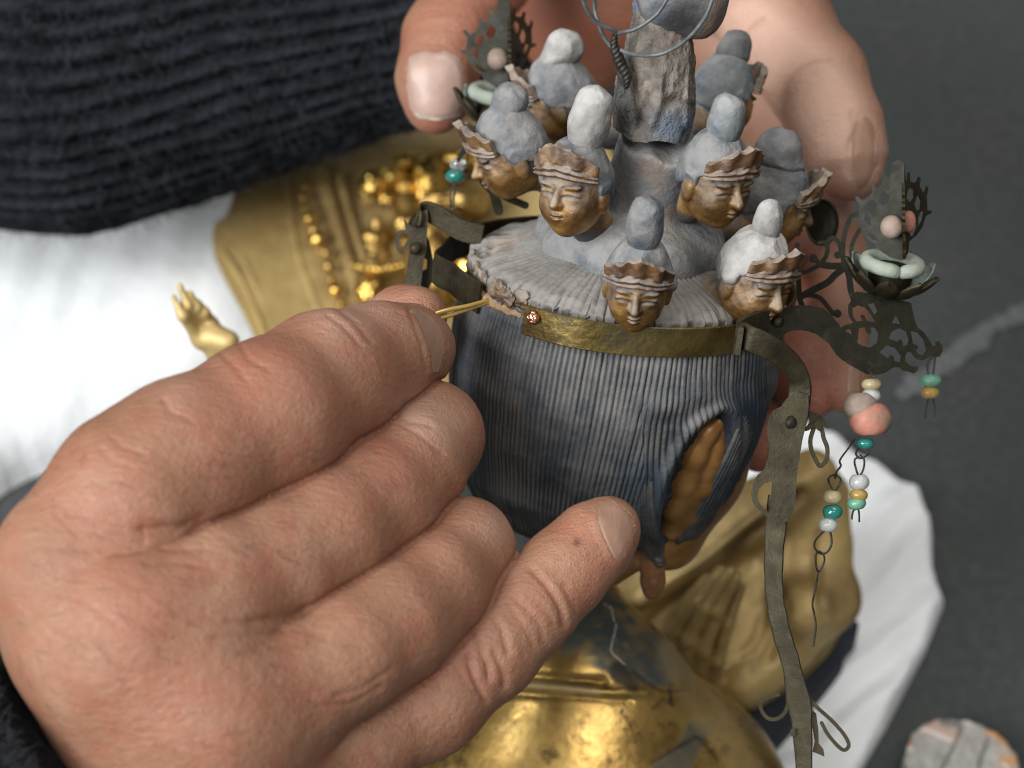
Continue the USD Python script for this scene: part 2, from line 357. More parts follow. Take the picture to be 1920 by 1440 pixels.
mat('brown_lacquer', [(0.3, (0.045, 0.02, 0.012)), (0.5, (0.13, 0.065, 0.03)), (0.7, (0.30, 0.17, 0.06))], scale=200, detail=6, rough=0.45, metallic=0.3, bumps=[(800, 0.0003)],
    attrs=[('ink', (0.02, 0.012, 0.01), 0, 0.6)], dust=((0.36, 0.32, 0.28), 0.7, DUSTDIR, 350))
mat('aged_gold', [(0.28, (0.22, 0.12, 0.03)), (0.5, (0.44, 0.275, 0.08)), (0.72, (0.66, 0.44, 0.15))], scale=70, detail=7, rough=0.3, rough2=0.46, metallic=0.88, bumps=[(500, 0.00010), (60, 0.0004)],
    attrs=[('blue', (0.075, 0.088, 0.078), 0.3, 0.46), ('dark', (0.03, 0.022, 0.012), 0.2, 0.5), ('white', (0.62, 0.58, 0.5), 0, 0.8), ('pale', (0.60, 0.43, 0.20), 0.3, 0.5)], mottle=((0.10, 0.06, 0.022), 210, 0.54, 0.66, 0.8))
mat('dull_gold', [(0.28, (0.36, 0.24, 0.085)), (0.5, (0.50, 0.355, 0.14)), (0.72, (0.62, 0.46, 0.20))], scale=50, detail=6, rough=0.42, rough2=0.56, metallic=0.3, stretch=(1, 0.35, 1), bumps=[(200, 0.0005)],
    attrs=[('dark', (0.11, 0.06, 0.02), 0.3, 0.6)], mottle=((0.22, 0.13, 0.045), 45, 0.5, 0.65, 0.6))
mat('bright_gold', [(0.3, (0.50, 0.28, 0.05)), (0.6, (0.80, 0.52, 0.14))], scale=100, rough=0.2, rough2=0.32, metallic=1.0, bumps=[(500, 0.0003)])
mat('bronze', [(0.3, (0.018, 0.014, 0.007)), (0.5, (0.038, 0.029, 0.014)), (0.7, (0.056, 0.046, 0.024))], scale=240, detail=6, rough=0.42, rough2=0.62, metallic=0.6, bumps=[(900, 0.00010), (3000, 0.00006)],
    mottle=((0.062, 0.058, 0.034), 150, 0.56, 0.75, 0.4), dust=((0.09, 0.08, 0.05), 0.10, DUSTDIR, 500))
mat('dark_bronze', [(0.3, (0.008, 0.0075, 0.004)), (0.6, (0.020, 0.018, 0.010))], scale=240, detail=6, rough=0.5, rough2=0.62, metallic=0.3, extra={"specular_ior_level": 0.25}, bumps=[(900, 0.00008)], mottle=((0.07, 0.08, 0.06), 300, 0.6, 0.75, 0.4))
mat('brass_band', [(0.3, (0.09, 0.062, 0.02)), (0.5, (0.19, 0.135, 0.042)), (0.7, (0.30, 0.215, 0.066))], scale=120, detail=6, rough=0.33, rough2=0.5, metallic=0.85, bumps=[(900, 0.00015)], mottle=((0.09, 0.085, 0.06), 130, 0.45, 0.65, 0.8))
mat('verdigris', [(0.3, (0.14, 0.17, 0.145)), (0.7, (0.32, 0.38, 0.33))], scale=400, detail=6, rough=0.85, bumps=[(900, 0.0002)])
mat('plaster_ring', [(0.3, (0.21, 0.24, 0.19)), (0.7, (0.32, 0.345, 0.285))], scale=300, detail=5, rough=0.8, bumps=[(900, 0.00015)])
mat('coral', [(0.38, (0.22, 0.145, 0.10)), (0.5, (0.40, 0.155, 0.105)), (0.62, (0.47, 0.20, 0.145))], scale=140, detail=5, rough=0.6, bumps=[(600, 0.0002)])
mat('pale_coral', [(0.35, (0.17, 0.13, 0.10)), (0.6, (0.29, 0.21, 0.165))], scale=240, detail=5, rough=0.7, bumps=[(600, 0.0002)])
mat('teal_glass', [(0.3, (0.01, 0.12, 0.10)), (0.7, (0.03, 0.22, 0.18))], scale=400, rough=0.15, extra={"coat_weight": 0.4})
mat('green_glass', [(0.3, (0.10, 0.27, 0.18)), (0.7, (0.18, 0.38, 0.27))], scale=400, rough=0.3)
mat('amber_glass', [(0.3, (0.28, 0.16, 0.03)), (0.7, (0.46, 0.32, 0.10))], scale=500, rough=0.25)
mat('ochre_bead', [(0.3, (0.28, 0.22, 0.11)), (0.7, (0.42, 0.35, 0.20))], scale=500, rough=0.4)
mat('milky_glass', [(0.3, (0.36, 0.36, 0.335)), (0.7, (0.52, 0.52, 0.50))], scale=400, rough=0.18, sss=(0.4, 0.001, (1, 1, 1)))
mat('clear_glass', [(0.3, (0.85, 0.9, 0.95)), (0.7, (0.95, 0.97, 1.0))], scale=300, rough=0.05, extra={"transmission_weight": 0.85, "ior": 1.5})
mat('dark_wire', [(0.3, (0.02, 0.018, 0.014)), (0.7, (0.06, 0.055, 0.045))], scale=600, rough=0.5, metallic=0.5, bumps=[(2500, 0.0001)])
mat('grey_wire', [(0.3, (0.075, 0.085, 0.085)), (0.7, (0.17, 0.18, 0.18))], scale=500, rough=0.5, metallic=0.3, bumps=[(2500, 0.0001)])
mat('gold_wire', [(0.3, (0.72, 0.47, 0.13)), (0.7, (0.85, 0.60, 0.2))], scale=300, rough=0.28, metallic=0.6)
mat('copper', [(0.3, (0.55, 0.25, 0.16)), (0.7, (0.80, 0.44, 0.32))], scale=900, rough=0.28, metallic=1.0, bumps=[(1400, 0.0003)])
mat('nail_dim', [(0.3, (0.29, 0.155, 0.10)), (0.7, (0.35, 0.20, 0.14))], scale=160, rough=0.4, rough2=0.5, bumps=[(900, 0.00010, 'noise', (1, 0.12, 1), (0, 0, 0.4))],
    attrs=[('edge', (0.44, 0.31, 0.23), 0, 0.5)], sss=(0.15, 0.001, (1, 0.4, 0.25)))
mat('wool', [(0.3, (0.003, 0.0034, 0.0045)), (0.5, (0.007, 0.008, 0.011)), (0.7, (0.022, 0.026, 0.034))], scale=420, detail=6, rough=0.95, stretch=(0.45, 1.2, 1.2), bumps=[(700, 0.0016), (2200, 0.0008)], attrs=[('crest', (0.036, 0.041, 0.050), 0, 0.9)], extra={"sheen_weight": 0.02, "specular_ior_level": 0.1})
mat('wool_fibre', [(0.35, (0.008, 0.009, 0.012)), (0.68, (0.05, 0.055, 0.066))], scale=120, rough=0.8)
mat('white_cloth', [(0.3, (0.80, 0.82, 0.83)), (0.7, (0.86, 0.87, 0.87))], scale=30, rough=0.9, bumps=[(60, 0.0015), (600, 0.00005)])
mat('dark_cushion', [(0.3, (0.012, 0.015, 0.022)), (0.7, (0.022, 0.026, 0.036))], scale=300, rough=0.9, bumps=[(900, 0.0003)])
mat('floor_mat', [(0.3, (0.034, 0.038, 0.037)), (0.5, (0.050, 0.053, 0.051)), (0.7, (0.074, 0.076, 0.073))], scale=420, detail=7, rough=0.85, bumps=[(1100, 0.0004)], mottle=((0.038, 0.05, 0.047), 22, 0.4, 0.6, 0.6))
mat('plug_face', [(0.3, (0.24, 0.225, 0.205)), (0.5, (0.33, 0.315, 0.29)), (0.7, (0.42, 0.40, 0.375))], scale=330, detail=8, rough=0.9, stretch=(1.6, 0.8, 1), bumps=[(900, 0.0003)],
    attrs=[('pink', (0.50, 0.34, 0.28), 0, 0.9), ('orange', (0.47, 0.235, 0.095), 0, 0.8), ('white', (0.66, 0.62, 0.55), 0, 0.9), ('dark', (0.17, 0.155, 0.14), 0, 0.9)])
mat('wood_peg', [(0.3, (0.15, 0.06, 0.02)), (0.7, (0.30, 0.14, 0.05))], scale=300, rough=0.5, bumps=[(700, 0.0003)])
mat('lacquer_ear', [(0.3, (0.16, 0.066, 0.017)), (0.55, (0.31, 0.15, 0.042)), (0.75, (0.38, 0.21, 0.075))], scale=130, detail=6, rough=0.36, rough2=0.48, metallic=0.3, bumps=[(500, 0.0001)], mottle=((0.12, 0.06, 0.02), 200, 0.55, 0.7, 0.5))
mat('gesso', [(0.3, (0.25, 0.15, 0.08)), (0.7, (0.42, 0.28, 0.165))], scale=500, rough=0.9, bumps=[(900, 0.0003)])

# ---------------------------------------------------------------- the setting: floor
def build_floor():
    g = np.linspace(-1, 1, 221); g = np.sign(g) * np.abs(g) ** 2.2
    X, Y = np.meshgrid(g * 2.0, 0.37 + g * 2.0, indexing='ij')
    w = np.stack([X, Y, 0 * X], -1).reshape(-1, 3)
    v = ((w - CAM) @ AX.T) * 1000.0
    v = v + UPW * (noise(w * 1000, 0.05, 3)[:, None] * 0.6)
    n = len(g); i, j = np.meshgrid(np.arange(n - 1), np.arange(n - 1), indexing='ij'); i, j = i.ravel(), j.ravel()
    f = tri(np.stack([i * n + j, (i + 1) * n + j, (i + 1) * n + j + 1, i * n + j + 1], 1))
    return v, f
v, f = build_floor()
flat('floor', (v, f), 'floor_mat', kind='structure', smooth=True)
def floor_sheet(line, width, seed):          # powder spilt on the floor: a very thin patch with a ragged outline
    L = unary_union([LineString(spline(np.array(line), 10)).buffer(width)])
    x0, y0, x1, y1 = L.bounds; xs, ys = np.arange(x0, x1, 3.0), np.arange(y0, y1, 3.0)
    X, Y = np.meshgrid(xs, ys); q = np.c_[X.ravel(), Y.ravel()]
    d = shapely.distance(shapely.points(q), LineString(spline(np.array(line), 10)))
    a = 1 - d / width + 1.5 * (noise(np.c_[q * 0.03, 0 * q[:, :1]], 1, seed, 4))
    keep = (a > 0.25).reshape(X.shape)
    v = np.array([floor_pt(x, y, 0.5) for x, y in q]) + UPW * (np.clip(a, 0, 1) * 0.5)[:, None]
    n = X.shape[1]; i, j = np.nonzero(keep[:-1, :-1] & keep[1:, :-1] & keep[:-1, 1:] & keep[1:, 1:])
    f = tri(np.stack([i * n + j, i * n + j + 1, (i + 1) * n + j + 1, (i + 1) * n + j], 1))
    u, inv = np.unique(f, return_inverse=True)
    return v[u], inv.reshape(-1, 3)[:, ::-1]
mat('chalk', [(0.3, (0.085, 0.09, 0.09)), (0.7, (0.16, 0.165, 0.165))], scale=500, detail=6, rough=1.0)
flat('chalk_smear', floor_sheet([(1690, 740), (1760, 690), (1830, 640), (1880, 605), (1960, 575)], 26, 4), 'chalk', kind='structure')

def quilt(poly, hmax, soft, seed, fold=2.0, step=7.0, fdir=(0.01, 0.004), lift=0.0, crisp=False):   # thick soft sheet lying on the floor inside a picture polygon
    pg = Polygon(poly) if crisp else Polygon(spline(np.array(poly + poly[:1]), 6)).buffer(0)
    x0, y0, x1, y1 = pg.bounds; xs, ys = np.arange(x0, x1 + step, step), np.arange(y0, y1 + step, step)
    X, Y = np.meshgrid(xs, ys); q = np.c_[X.ravel(), Y.ravel()]; pts = shapely.points(q)
    ins = shapely.contains(pg, pts); d = shapely.distance(pts, pg.exterior)
    on = shapely.line_interpolate_point(pg.exterior, shapely.line_locate_point(pg.exterior, pts)); on = np.c_[shapely.get_x(on), shapely.get_y(on)]
    snap = (~ins) & (d < step * 1.5); q = np.where(snap[:, None], on, q); d = np.where(ins, d, 0)
    keep = (ins | snap).reshape(X.shape)
    t = np.clip(d / soft, 0, 1); prof = np.sqrt(np.clip(1 - (1 - t) ** 2, 0, 1))
    ph = q[:, 0] * fdir[0] + q[:, 1] * fdir[1]
    h = hmax * prof + fold * prof * (np.abs(((ph + 1.2 * noise(np.c_[q * 0.004, 0 * d], 1, seed)) % 1) - 0.5) * 2 - 0.5 + 2.4 * noise(np.c_[q * 0.006, 0 * d], 1, seed + 1))
    v = np.array([floor_pt(x, y, lift) for x, y in q]) + UPW * (h + 0.3)[:, None]
    n = X.shape[1]; i, j = np.nonzero(keep[:-1, :-1] & keep[1:, :-1] & keep[:-1, 1:] & keep[1:, 1:])
    f = tri(np.stack([i * n + j, i * n + j + 1, (i + 1) * n + j + 1, (i + 1) * n + j], 1))
    u, inv = np.unique(f, return_inverse=True); f = inv.reshape(-1, 3)[:, ::-1]; v = v[u]
    # close it: bottom sheet on the floor
    bot = v - UPW * (level(v) - lift - 0.25)[:, None]; k = len(v)
    e = np.vstack([f[:, [0, 1]], f[:, [1, 2]], f[:, [2, 0]]]); key = {(a, b) for a, b in e.tolist()}
    rim = np.array([(a, b) for a, b in key if (b, a) not in key])
    side = np.vstack([np.c_[rim[:, 0], rim[:, 0] + k, rim[:, 1]], np.c_[rim[:, 1], rim[:, 0] + k, rim[:, 1] + k]])
    return np.vstack([v, bot]), np.vstack([f, side, f[:, ::-1] + k])
flat('white_cloth', quilt([(-160, 300), (120, 330), (330, 340), (560, 330), (620, 420), (600, 640), (420, 760), (190, 850), (60, 898), (-160, 960)], 22, 150, 11, 0.5), 'white_cloth',
     'white padded cloth spread on the dark floor at left beneath the black sleeve', 'cloth')
flat('white_sheet', quilt([(1440, 790), (1530, 812), (1580, 842), (1660, 890), (1720, 930), (1744, 985), (1748, 1070), (1768, 1140), (1735, 1225), (1660, 1370), (1590, 1490), (1250, 1560), (1100, 1400), (1300, 1000)], 5, 16, 12, 2.6, fdir=(0.006, 0.009), crisp=True), 'white_cloth',
     'white folded sheet with angled edge under the gilded statue at right', 'sheet')

def slab(poly, z0, z1, bev=1.5, top=None):    # flat block between two levels above the floor, outline drawn on its top
    pg = Polygon(spline(np.array(poly + poly[:1]), 4)).buffer(0)
    m = trimesh.creation.extrude_polygon(shapely.segmentize(pg, 12), 1.0, engine='earcut'); v = np.array(m.vertices)
    w = np.array([floor_pt(x, y, z1) for x, y in v[:, :2]]) - UPW * ((1 - v[:, 2]) * (z1 - z0))[:, None]
    return fixw(w, np.array(m.faces))
flat('dark_cushion', slab([(1330, 1020), (1592, 1150), (1590, 1205), (1568, 1250), (1445, 1392), (1330, 1500), (1120, 1500), (1050, 1240)], 7, 14), 'dark_cushion',
     'dark navy cushion board wedged between the gilded statue and the white sheet', 'cushion', smooth=20)

# round wooden plug on the floor, bottom right
def build_plug():
    c = floor_pt(1803, 1436, 9.0); R = 11.7
    fr = np.array([[1, 0, 0], unit(np.cross(UPW, [1, 0, 0])), UPW])
    m = 60; rr = np.linspace(0, 1, m); n = 160; th = np.arange(n) / n * 2 * np.pi
    rag = R * (1 + 0.025 * np.sin(3 * th + 1) + 0.012 * np.sin(11 * th) + 0.01 * np.sin(23 * th + 2))
    v = []; 
    for r in rr: v.append(c + (r * rag * np.cos(th))[:, None] * fr[0] + (r * rag * np.sin(th))[:, None] * fr[1] - UPW * (0.5 * sm(np.array([r]), 0.93, 1.0)[0]))
    for z in (-1.2, -3, -6, -8.8): v.append(c + (rag * (1.004 + 0.01 * math.sin(z)) * np.cos(th))[:, None] * fr[0] + (rag * np.sin(th))[:, None] * fr[1] + UPW * z)
    K = len(v); v = np.vstack(v); q = []
    i, k = np.meshgrid(np.arange(K - 1), np.arange(n), indexing='ij'); i, k = i.ravel(), k.ravel(); l = (k + 1) % n
    f = tri(np.stack([i * n + k, i * n + l, (i + 1) * n + l, (i + 1) * n + k], 1)); v, f = fixw(v, f)
    Z = lambda p: scale_pts(p, 6.857, 1640, 1280)
    pink = stroke(v, Z([(620, 560), (820, 600), (1020, 690)]), 13) + stroke(v, Z([(700, 500), (800, 520)]), 9)
    orange = sum(stroke(v, Z(p), w) for p, w in [([(1060, 410), (1130, 450)], 6), ([(1470, 610), (1600, 690), (1700, 770)], 9), ([(1680, 1000), (1790, 1010)], 12), ([(440, 760), (430, 820)], 5)])
    white = sum(stroke(v, Z(p), w) for p, w in [([(520, 590), (700, 630), (980, 750)], 2.5), ([(930, 410), (1100, 480), (1250, 530)], 2.5), ([(800, 400), (1200, 370), (1500, 520), (1700, 700)], 4), ([(430, 850), (480, 850)], 3), ([(900, 540), (1040, 600)], 2), ([(1640, 1040), (1720, 1090)], 2)])
    dark = sum(stroke(v, Z(p), w) for p, w in [([(1120, 580), (1040, 780), (870, 1090)], 3.5), ([(1470, 700), (1400, 880), (1340, 1090)], 3.5), ([(880, 520), (1080, 540)], 8)])
    h = 0.5 * stroke(v, Z([(1120, 580), (1040, 780), (870, 1090)]), 3) + 0.6 * stroke(v, Z([(1470, 700), (1400, 880), (1340, 1090)]), 3) - 0.4 * stroke(v, Z([(620, 560), (820, 600), (1020, 690)]), 14)
    v = v - UPW * h[:, None] + 0.25 * noise(v, 1.2, 5)[:, None] * UPW
    return (v, f), {k: np.clip(a, 0, 1) for k, a in dict(pink=pink, orange=orange, white=white, dark=dark).items()}
vf, at = build_plug()
flat('wooden_plug', vf, 'plug_face', 'round grey wooden plug with flaking pink and orange paint on the floor', 'plug', attrs=at)

# ---------------------------------------------------------------- the carved head, its lid of hair and the eight small heads
ROLL, ELEV = math.radians(6), math.radians(21)
EX = np.array([math.cos(ROLL), -math.sin(ROLL), 0.0])
EU = np.array([math.sin(ROLL) * math.cos(ELEV), math.cos(ROLL) * math.cos(ELEV), math.sin(ELEV)])
EY = np.cross(EU, EX)                                   # away from the viewer
FR = np.array([EX, EY, EU])
OC = P(1158, 520, 400.0)                                # middle of the crown band
def LC(x, y, z): return OC + np.array([x, y, z]) @ FR
def polar(th, r, z): t = math.radians(th); return LC(r * math.cos(t), r * math.sin(t), z)

head = Thing('statue_head', 'carved wooden statue head with blue grey ribbed hair and eight small golden faces on top', 'statue head', base=LC(0, 0, -47))

def build_hair():
    NG = 186; n = NG * 9; K = 120
    th = np.arange(n) / n * 2 * np.pi; s = np.linspace(0, 1, K)
    zz = np.interp(s, [0, .05, 1], [-0.6, -1.0, -46.0])
    rx = np.interp(-zz, [0, 1.0, 3, 8, 16, 25, 35, 42, 46], [25.6, 27.0, 27.6, 28.4, 28.2, 26.9, 24.3, 20.3, 15.2])
    ry = np.interp(-zz, [0, 1.0, 3, 8, 16, 25, 35, 42, 46], [25.6, 27.0, 27.8, 29.0, 29.2, 27.5, 24.0, 18.5, 12.0])
    TH, Z = np.meshgrid(th, zz, indexing='ij'); RX = np.broadcast_to(rx, TH.shape); RY = np.broadcast_to(ry, TH.shape)
    cx = np.interp(-Z, [0, 46], [1.6, -0.9])
    v = OC + ((RX * np.cos(TH) + cx)[..., None] * EX + (RY * np.sin(TH))[..., None] * EY + Z[..., None] * EU)
    v = v.reshape(-1, 3); i, k = np.meshgrid(np.arange(n), np.arange(K - 1), indexing='ij'); i, k = i.ravel(), k.ravel(); j = (i + 1) % n
    f = tri(np.stack([i * K + k, j * K + k, j * K + k + 1, i * K + k + 1], 1))
    v, f = fixw(v, f)
    bot = [a * K + K - 1 for a in range(n)]; v = np.vstack([v, LC(1.2, 0, -46.5)]); c = len(v) - 1
    f = np.vstack([f, [(c, bot[a], bot[(a + 1) % n]) for a in range(n)]])
    nn = normals(v, f); q = proj(v)
    # strands: parting line near px 1195, beyond it they sweep towards the ear
    tha = np.append(TH.ravel(), 0); za = np.append(Z.ravel(), -46)
    deg = np.degrees(tha); deg = np.where(deg > 90, deg - 360, deg)          # front is -90, right is 0
    part = -84 + 0.9 * np.maximum(-za - 8, 0) * 0.6
    right = (deg > part) & (deg < 60)
    sweep = np.where(right, 0.00105 * np.clip(-za - 8, 0, 26) ** 2 * np.clip((deg - part) / 30, 0.25, 1.0), 0.0)
    wob = noise(np.c_[np.cos(tha) * 4, np.sin(tha) * 4, za * 0.03], 1.0, 21, 2) * 0.05
    ph = (tha - sweep + wob) * NG / (2 * np.pi)
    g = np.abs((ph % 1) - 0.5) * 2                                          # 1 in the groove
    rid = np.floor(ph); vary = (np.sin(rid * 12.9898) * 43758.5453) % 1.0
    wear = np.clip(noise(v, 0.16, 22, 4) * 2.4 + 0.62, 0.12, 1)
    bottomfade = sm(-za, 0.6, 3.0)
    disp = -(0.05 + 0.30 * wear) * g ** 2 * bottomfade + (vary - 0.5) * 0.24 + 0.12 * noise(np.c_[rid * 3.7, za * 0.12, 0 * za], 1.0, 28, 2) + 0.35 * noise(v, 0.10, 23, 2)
    # rim of bare wood under the lid at the left
    chip = np.exp(-((deg + 135) / 22) ** 2) * np.exp(-((za + 1.5) / 2.2) ** 2)
    disp += 0.5 * chip * noise(v, 0.9, 24, 3) * 2
    # hollow round the ear
    E = [(1350, 772), (1302, 815), (1264, 880), (1242, 955), (1240, 1002), (1262, 1014), (1302, 972), (1342, 900), (1366, 830), (1366, 786)]
    qq = proj(v); EP = Polygon(spline(np.array(E + E[:1], float), 6)); sd = np.full(len(v), -99.0)
    mk = np.nonzero((qq[:, 0] > 1180) & (qq[:, 0] < 1440) & (qq[:, 1] > 700) & (qq[:, 1] < 1080) & (np.einsum('ij,ij->i', nn, -v) > 0))[0]
    pts = shapely.points(qq[mk]); dd = shapely.distance(pts, EP.exterior); sd[mk] = np.where(shapely.contains(EP, pts), dd, -dd)
    disp -= 2.6 * sm(sd, -1, 9); disp += 1.1 * np.exp(-((sd + 13) / 10) ** 2)
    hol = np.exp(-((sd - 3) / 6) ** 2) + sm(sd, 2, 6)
    over = stroke(v, [(1225, 770), (1310, 740), (1390, 760), (1440, 720)], 22, nn) * 0.7 + stroke(v, [(1425, 760), (1402, 850), (1340, 985)], 14, nn) * 0.9
    disp += over
    v = v + nn * disp[:, None]
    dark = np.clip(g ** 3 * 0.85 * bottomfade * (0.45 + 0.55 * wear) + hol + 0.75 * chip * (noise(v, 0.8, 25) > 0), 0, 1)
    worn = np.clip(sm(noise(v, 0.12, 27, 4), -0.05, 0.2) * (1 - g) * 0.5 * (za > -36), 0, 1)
    blue = np.clip(stroke(v, [(1400, 760), (1440, 820), (1330, 1000), (1230, 1020), (1215, 900)], 42, nn) + stroke(v, [(865, 640), (905, 880)], 30, nn) * 0.7, 0, 1)
    return (v, f), dict(dark=dark, worn=worn, blue=blue)
hair_vf, at = build_hair()
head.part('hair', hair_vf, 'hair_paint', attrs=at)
HF = Front(hair_vf)

def build_lid():
    n, m = 1500, 70; th = np.arange(n) / n * 2 * np.pi; rr = np.linspace(8, 26.2, m)
    TH, RR = np.meshgrid(th, rr, indexing='ij'); deg = np.degrees(TH); deg = np.where(deg > 90, deg - 360, deg)
    t = (RR / 26.2)
    Z = 2.6 + 4.6 * (1 - t ** 2) - 0.7 * sm(t, 0.93, 1.0)
    G = 104; wob = noise(np.stack([np.cos(TH) * 6, np.sin(TH) * 6, RR * 0.08], -1), 1, 31, 2) * 0.07
    g = np.abs(((TH + wob) * G / (2 * np.pi) % 1) - 0.5) * 2
    wear = np.clip(0.75 + 2.2 * noise(np.stack([np.cos(TH) * 20, np.sin(TH) * 20, RR], -1), 0.12, 32, 3), 0.5, 1)
    Z = Z - 0.36 * g ** 2 * sm(RR, 11, 14) * wear
    # worn lobed left side, notch with a hole
    lob = np.exp(-((deg + 175) / 35) ** 2) + np.exp(-((deg - 175) / 35) ** 2)
    Z = Z + lob * sm(t, 0.75, 1) * (0.6 * np.sin(deg * 0.55) + 1.5 * noise(np.stack([np.cos(TH) * 26, np.sin(TH) * 26, RR * 0], -1), 0.5, 33, 3))
    R2 = RR + sm(t, 0.85, 1) * (0.5 * np.sin(np.round(deg / 6.0) * 2.4) + 0.8 * noise(np.stack([np.cos(TH) * 26, np.sin(TH) * 26, 0 * RR], -1), 0.35, 34, 3) + lob * 0.8 * np.abs(np.sin(np.radians(deg * 9))))
    rows = [np.stack([1.6 + R2 * np.cos(TH), R2 * np.sin(TH), Z], -1)]
    for dz, dr in ((-0.5, .15), (-1.6, -.2), (-2.8, -.6), (-4.0, -0.2)):
        e = rows[0][:, -1:, :].copy(); e[..., 2] += dz; sc = 1 + dr / 26.2; e[..., 0] = 1.6 + (e[..., 0] - 1.6) * sc; e[..., 1] *= sc
        if dz < -1: e[..., :2] += 0.35 * np.sign(np.sin(th * 55))[:, None, None] * (np.stack([np.cos(th), np.sin(th)], -1)[:, None, :])
        rows.append(e)
    A = np.concatenate(rows, 1); K = A.shape[1]
    v = OC + A.reshape(-1, 3) @ FR
    i, k = np.meshgrid(np.arange(n), np.arange(K - 1), indexing='ij'); i, k = i.ravel(), k.ravel(); j = (i + 1) % n
    v, f = fixw(v, tri(np.stack([i * K + k, j * K + k, j * K + k + 1, i * K + k + 1], 1)))
    d0 = np.concatenate([0.9 * g ** 2 * sm(RR, 11, 14)] + [np.full((n, 1), x) for x in (0.25, .55, .9, 1.0)], 1).ravel()
    hole = stroke(v, [(905, 470), (922, 462)], 9); br = stroke(v, [(925, 462), (960, 450)], 10)
    v = v - EU * (1.6 * hole + 0.6 * br)[:, None] + EU * (0.10 * noise(v, 0.9, 35, 3))[:, None]
    return (v, f), dict(dark=np.clip(d0 * 0.3 + hole, 0, 1), worn=np.clip(br + d0 * 0.15, 0, 1))
lid_vf, at = build_lid()
lid = head.part('hair_crown', lid_vf, 'dusty_wood', attrs=at, label='dusty crown of the head with radiating hair grooves')

# chipped brown diadem left along the front left rim
def build_diadem():
    ms = []; rng = np.random.default_rng(5)
    for i, a in enumerate(np.linspace(-178, -132, 9)):
        r = 26.6 + 0.3 * math.sin(i * 2.1); c = polar(a, r, 0.9 - 0.5 * (i % 2)); c = c + EX * 1.6
        t = math.radians(a); fr = np.array([-math.sin(t) * EX + math.cos(t) * EY, math.cos(t) * EX + math.sin(t) * EY, EU])
        ms.append(blob(c, (1.9 + 0.4 * rng.random(), 0.7, 1.5), fr, 3, 0.6, i))
    return cat(*ms)
head.part('diadem_fragment', build_diadem(), 'brown_lacquer', smooth=True)
def ragged(a0, a1, r, z, w, seed):
    a = np.linspace(a0, a1, 40); rng = np.random.default_rng(seed)
    path = np.array([polar(x, r + 0.25 * rng.random(), z + 0.35 * rng.random()) + EX * 1.6 for x in a])
    return tube(path, w * (0.75 + 0.5 * np.abs(np.sin(np.arange(40) * 1.3))) * np.sin(np.linspace(0.15, 3.0, 40)) ** 0.5, 7)
head.part('bare_wood_rim', ragged(-172, -128, 27.0, -1.7, 0.75, 3), 'gesso', label='strip of bare pale wood under the diadem fragment')
def tooth(a):
    c = polar(a, 26.0, 2.0) + EX * 1.6; t = math.radians(a); o = math.cos(t) * EX + math.sin(t) * EY; s = -math.sin(t) * EX + math.cos(t) * EY
    m = trimesh.Trimesh([c - s * 1.2 - o, c + s * 1.2 - o, c + s * 0.15 + o * 0.9 - EU * 0.8, c - s * 1.0 - o - EU * 1.6, c + s * 1.0 - o - EU * 1.6]).convex_hull
    return np.array(m.vertices), np.array(m.faces)
for a in (-131, -124, -117.5, -111, -105): head.part('splinter', tooth(a), 'dusty_paint', smooth=False, parent=lid)

def build_pillar_low():
    tops = P(1238, 262, 388.5)
    base = LC(2.2, 1.0, 3.0)
    axis = unit(tops - base)
    lobes = [LC(2.0 + 10.0 * math.cos(a), 0.6 + 10.0 * math.sin(a), 5.0) for a in np.radians([-150, -105, -60, -15, 30, 75, 120, 165])]
    def fn(p):
        d = cone(p, base, tops, 8.6, mm(76, 388.5)); d = smin(d, cone(p, LC(2, 1, 2), LC(2.2, 1, 6), 13.0, 8.0), 4.0)
        for i, c in enumerate(lobes): d = smin(d, ball(p, c, 6.9 + 0.6 * math.sin(i * 2)), 3.0)
        d = np.maximum(d, (p - tops) @ unit(axis + [0.05, 0, 0.2]) - 0.6 * np.sin((p[:, 0]) * 0.9) )
        return np.maximum(d, -(p - LC(0, 0, 2.0)) @ EU)
    v, f = nets(fn, base - [20, 16, 20], tops + [12, 6, 14], 0.5)
    n = normals(v, f); v = v + n * (0.35 * noise(v, 0.25, 41, 4) + 0.15 * noise(v, 1.2, 42, 3))[:, None]
    return (v, f), dict(worn=np.clip(stroke(v, [(1240, 300), (1225, 420)], 60, n) * sm(noise(v, 0.25, 43), -0.1, 0.2), 0, 0.8), dark=np.clip(stroke(v, [(1150, 262), (1200, 275), (1245, 272), (1310, 258)], 6, n) + stroke(v, [(1165, 300), (1175, 360)], 22, n) * 0.6, 0, 1))
vf, at = build_pillar_low(); head.part('topknot_base', vf, 'dusty_paint', attrs=at, label='smooth blue grey base of the central topknot')
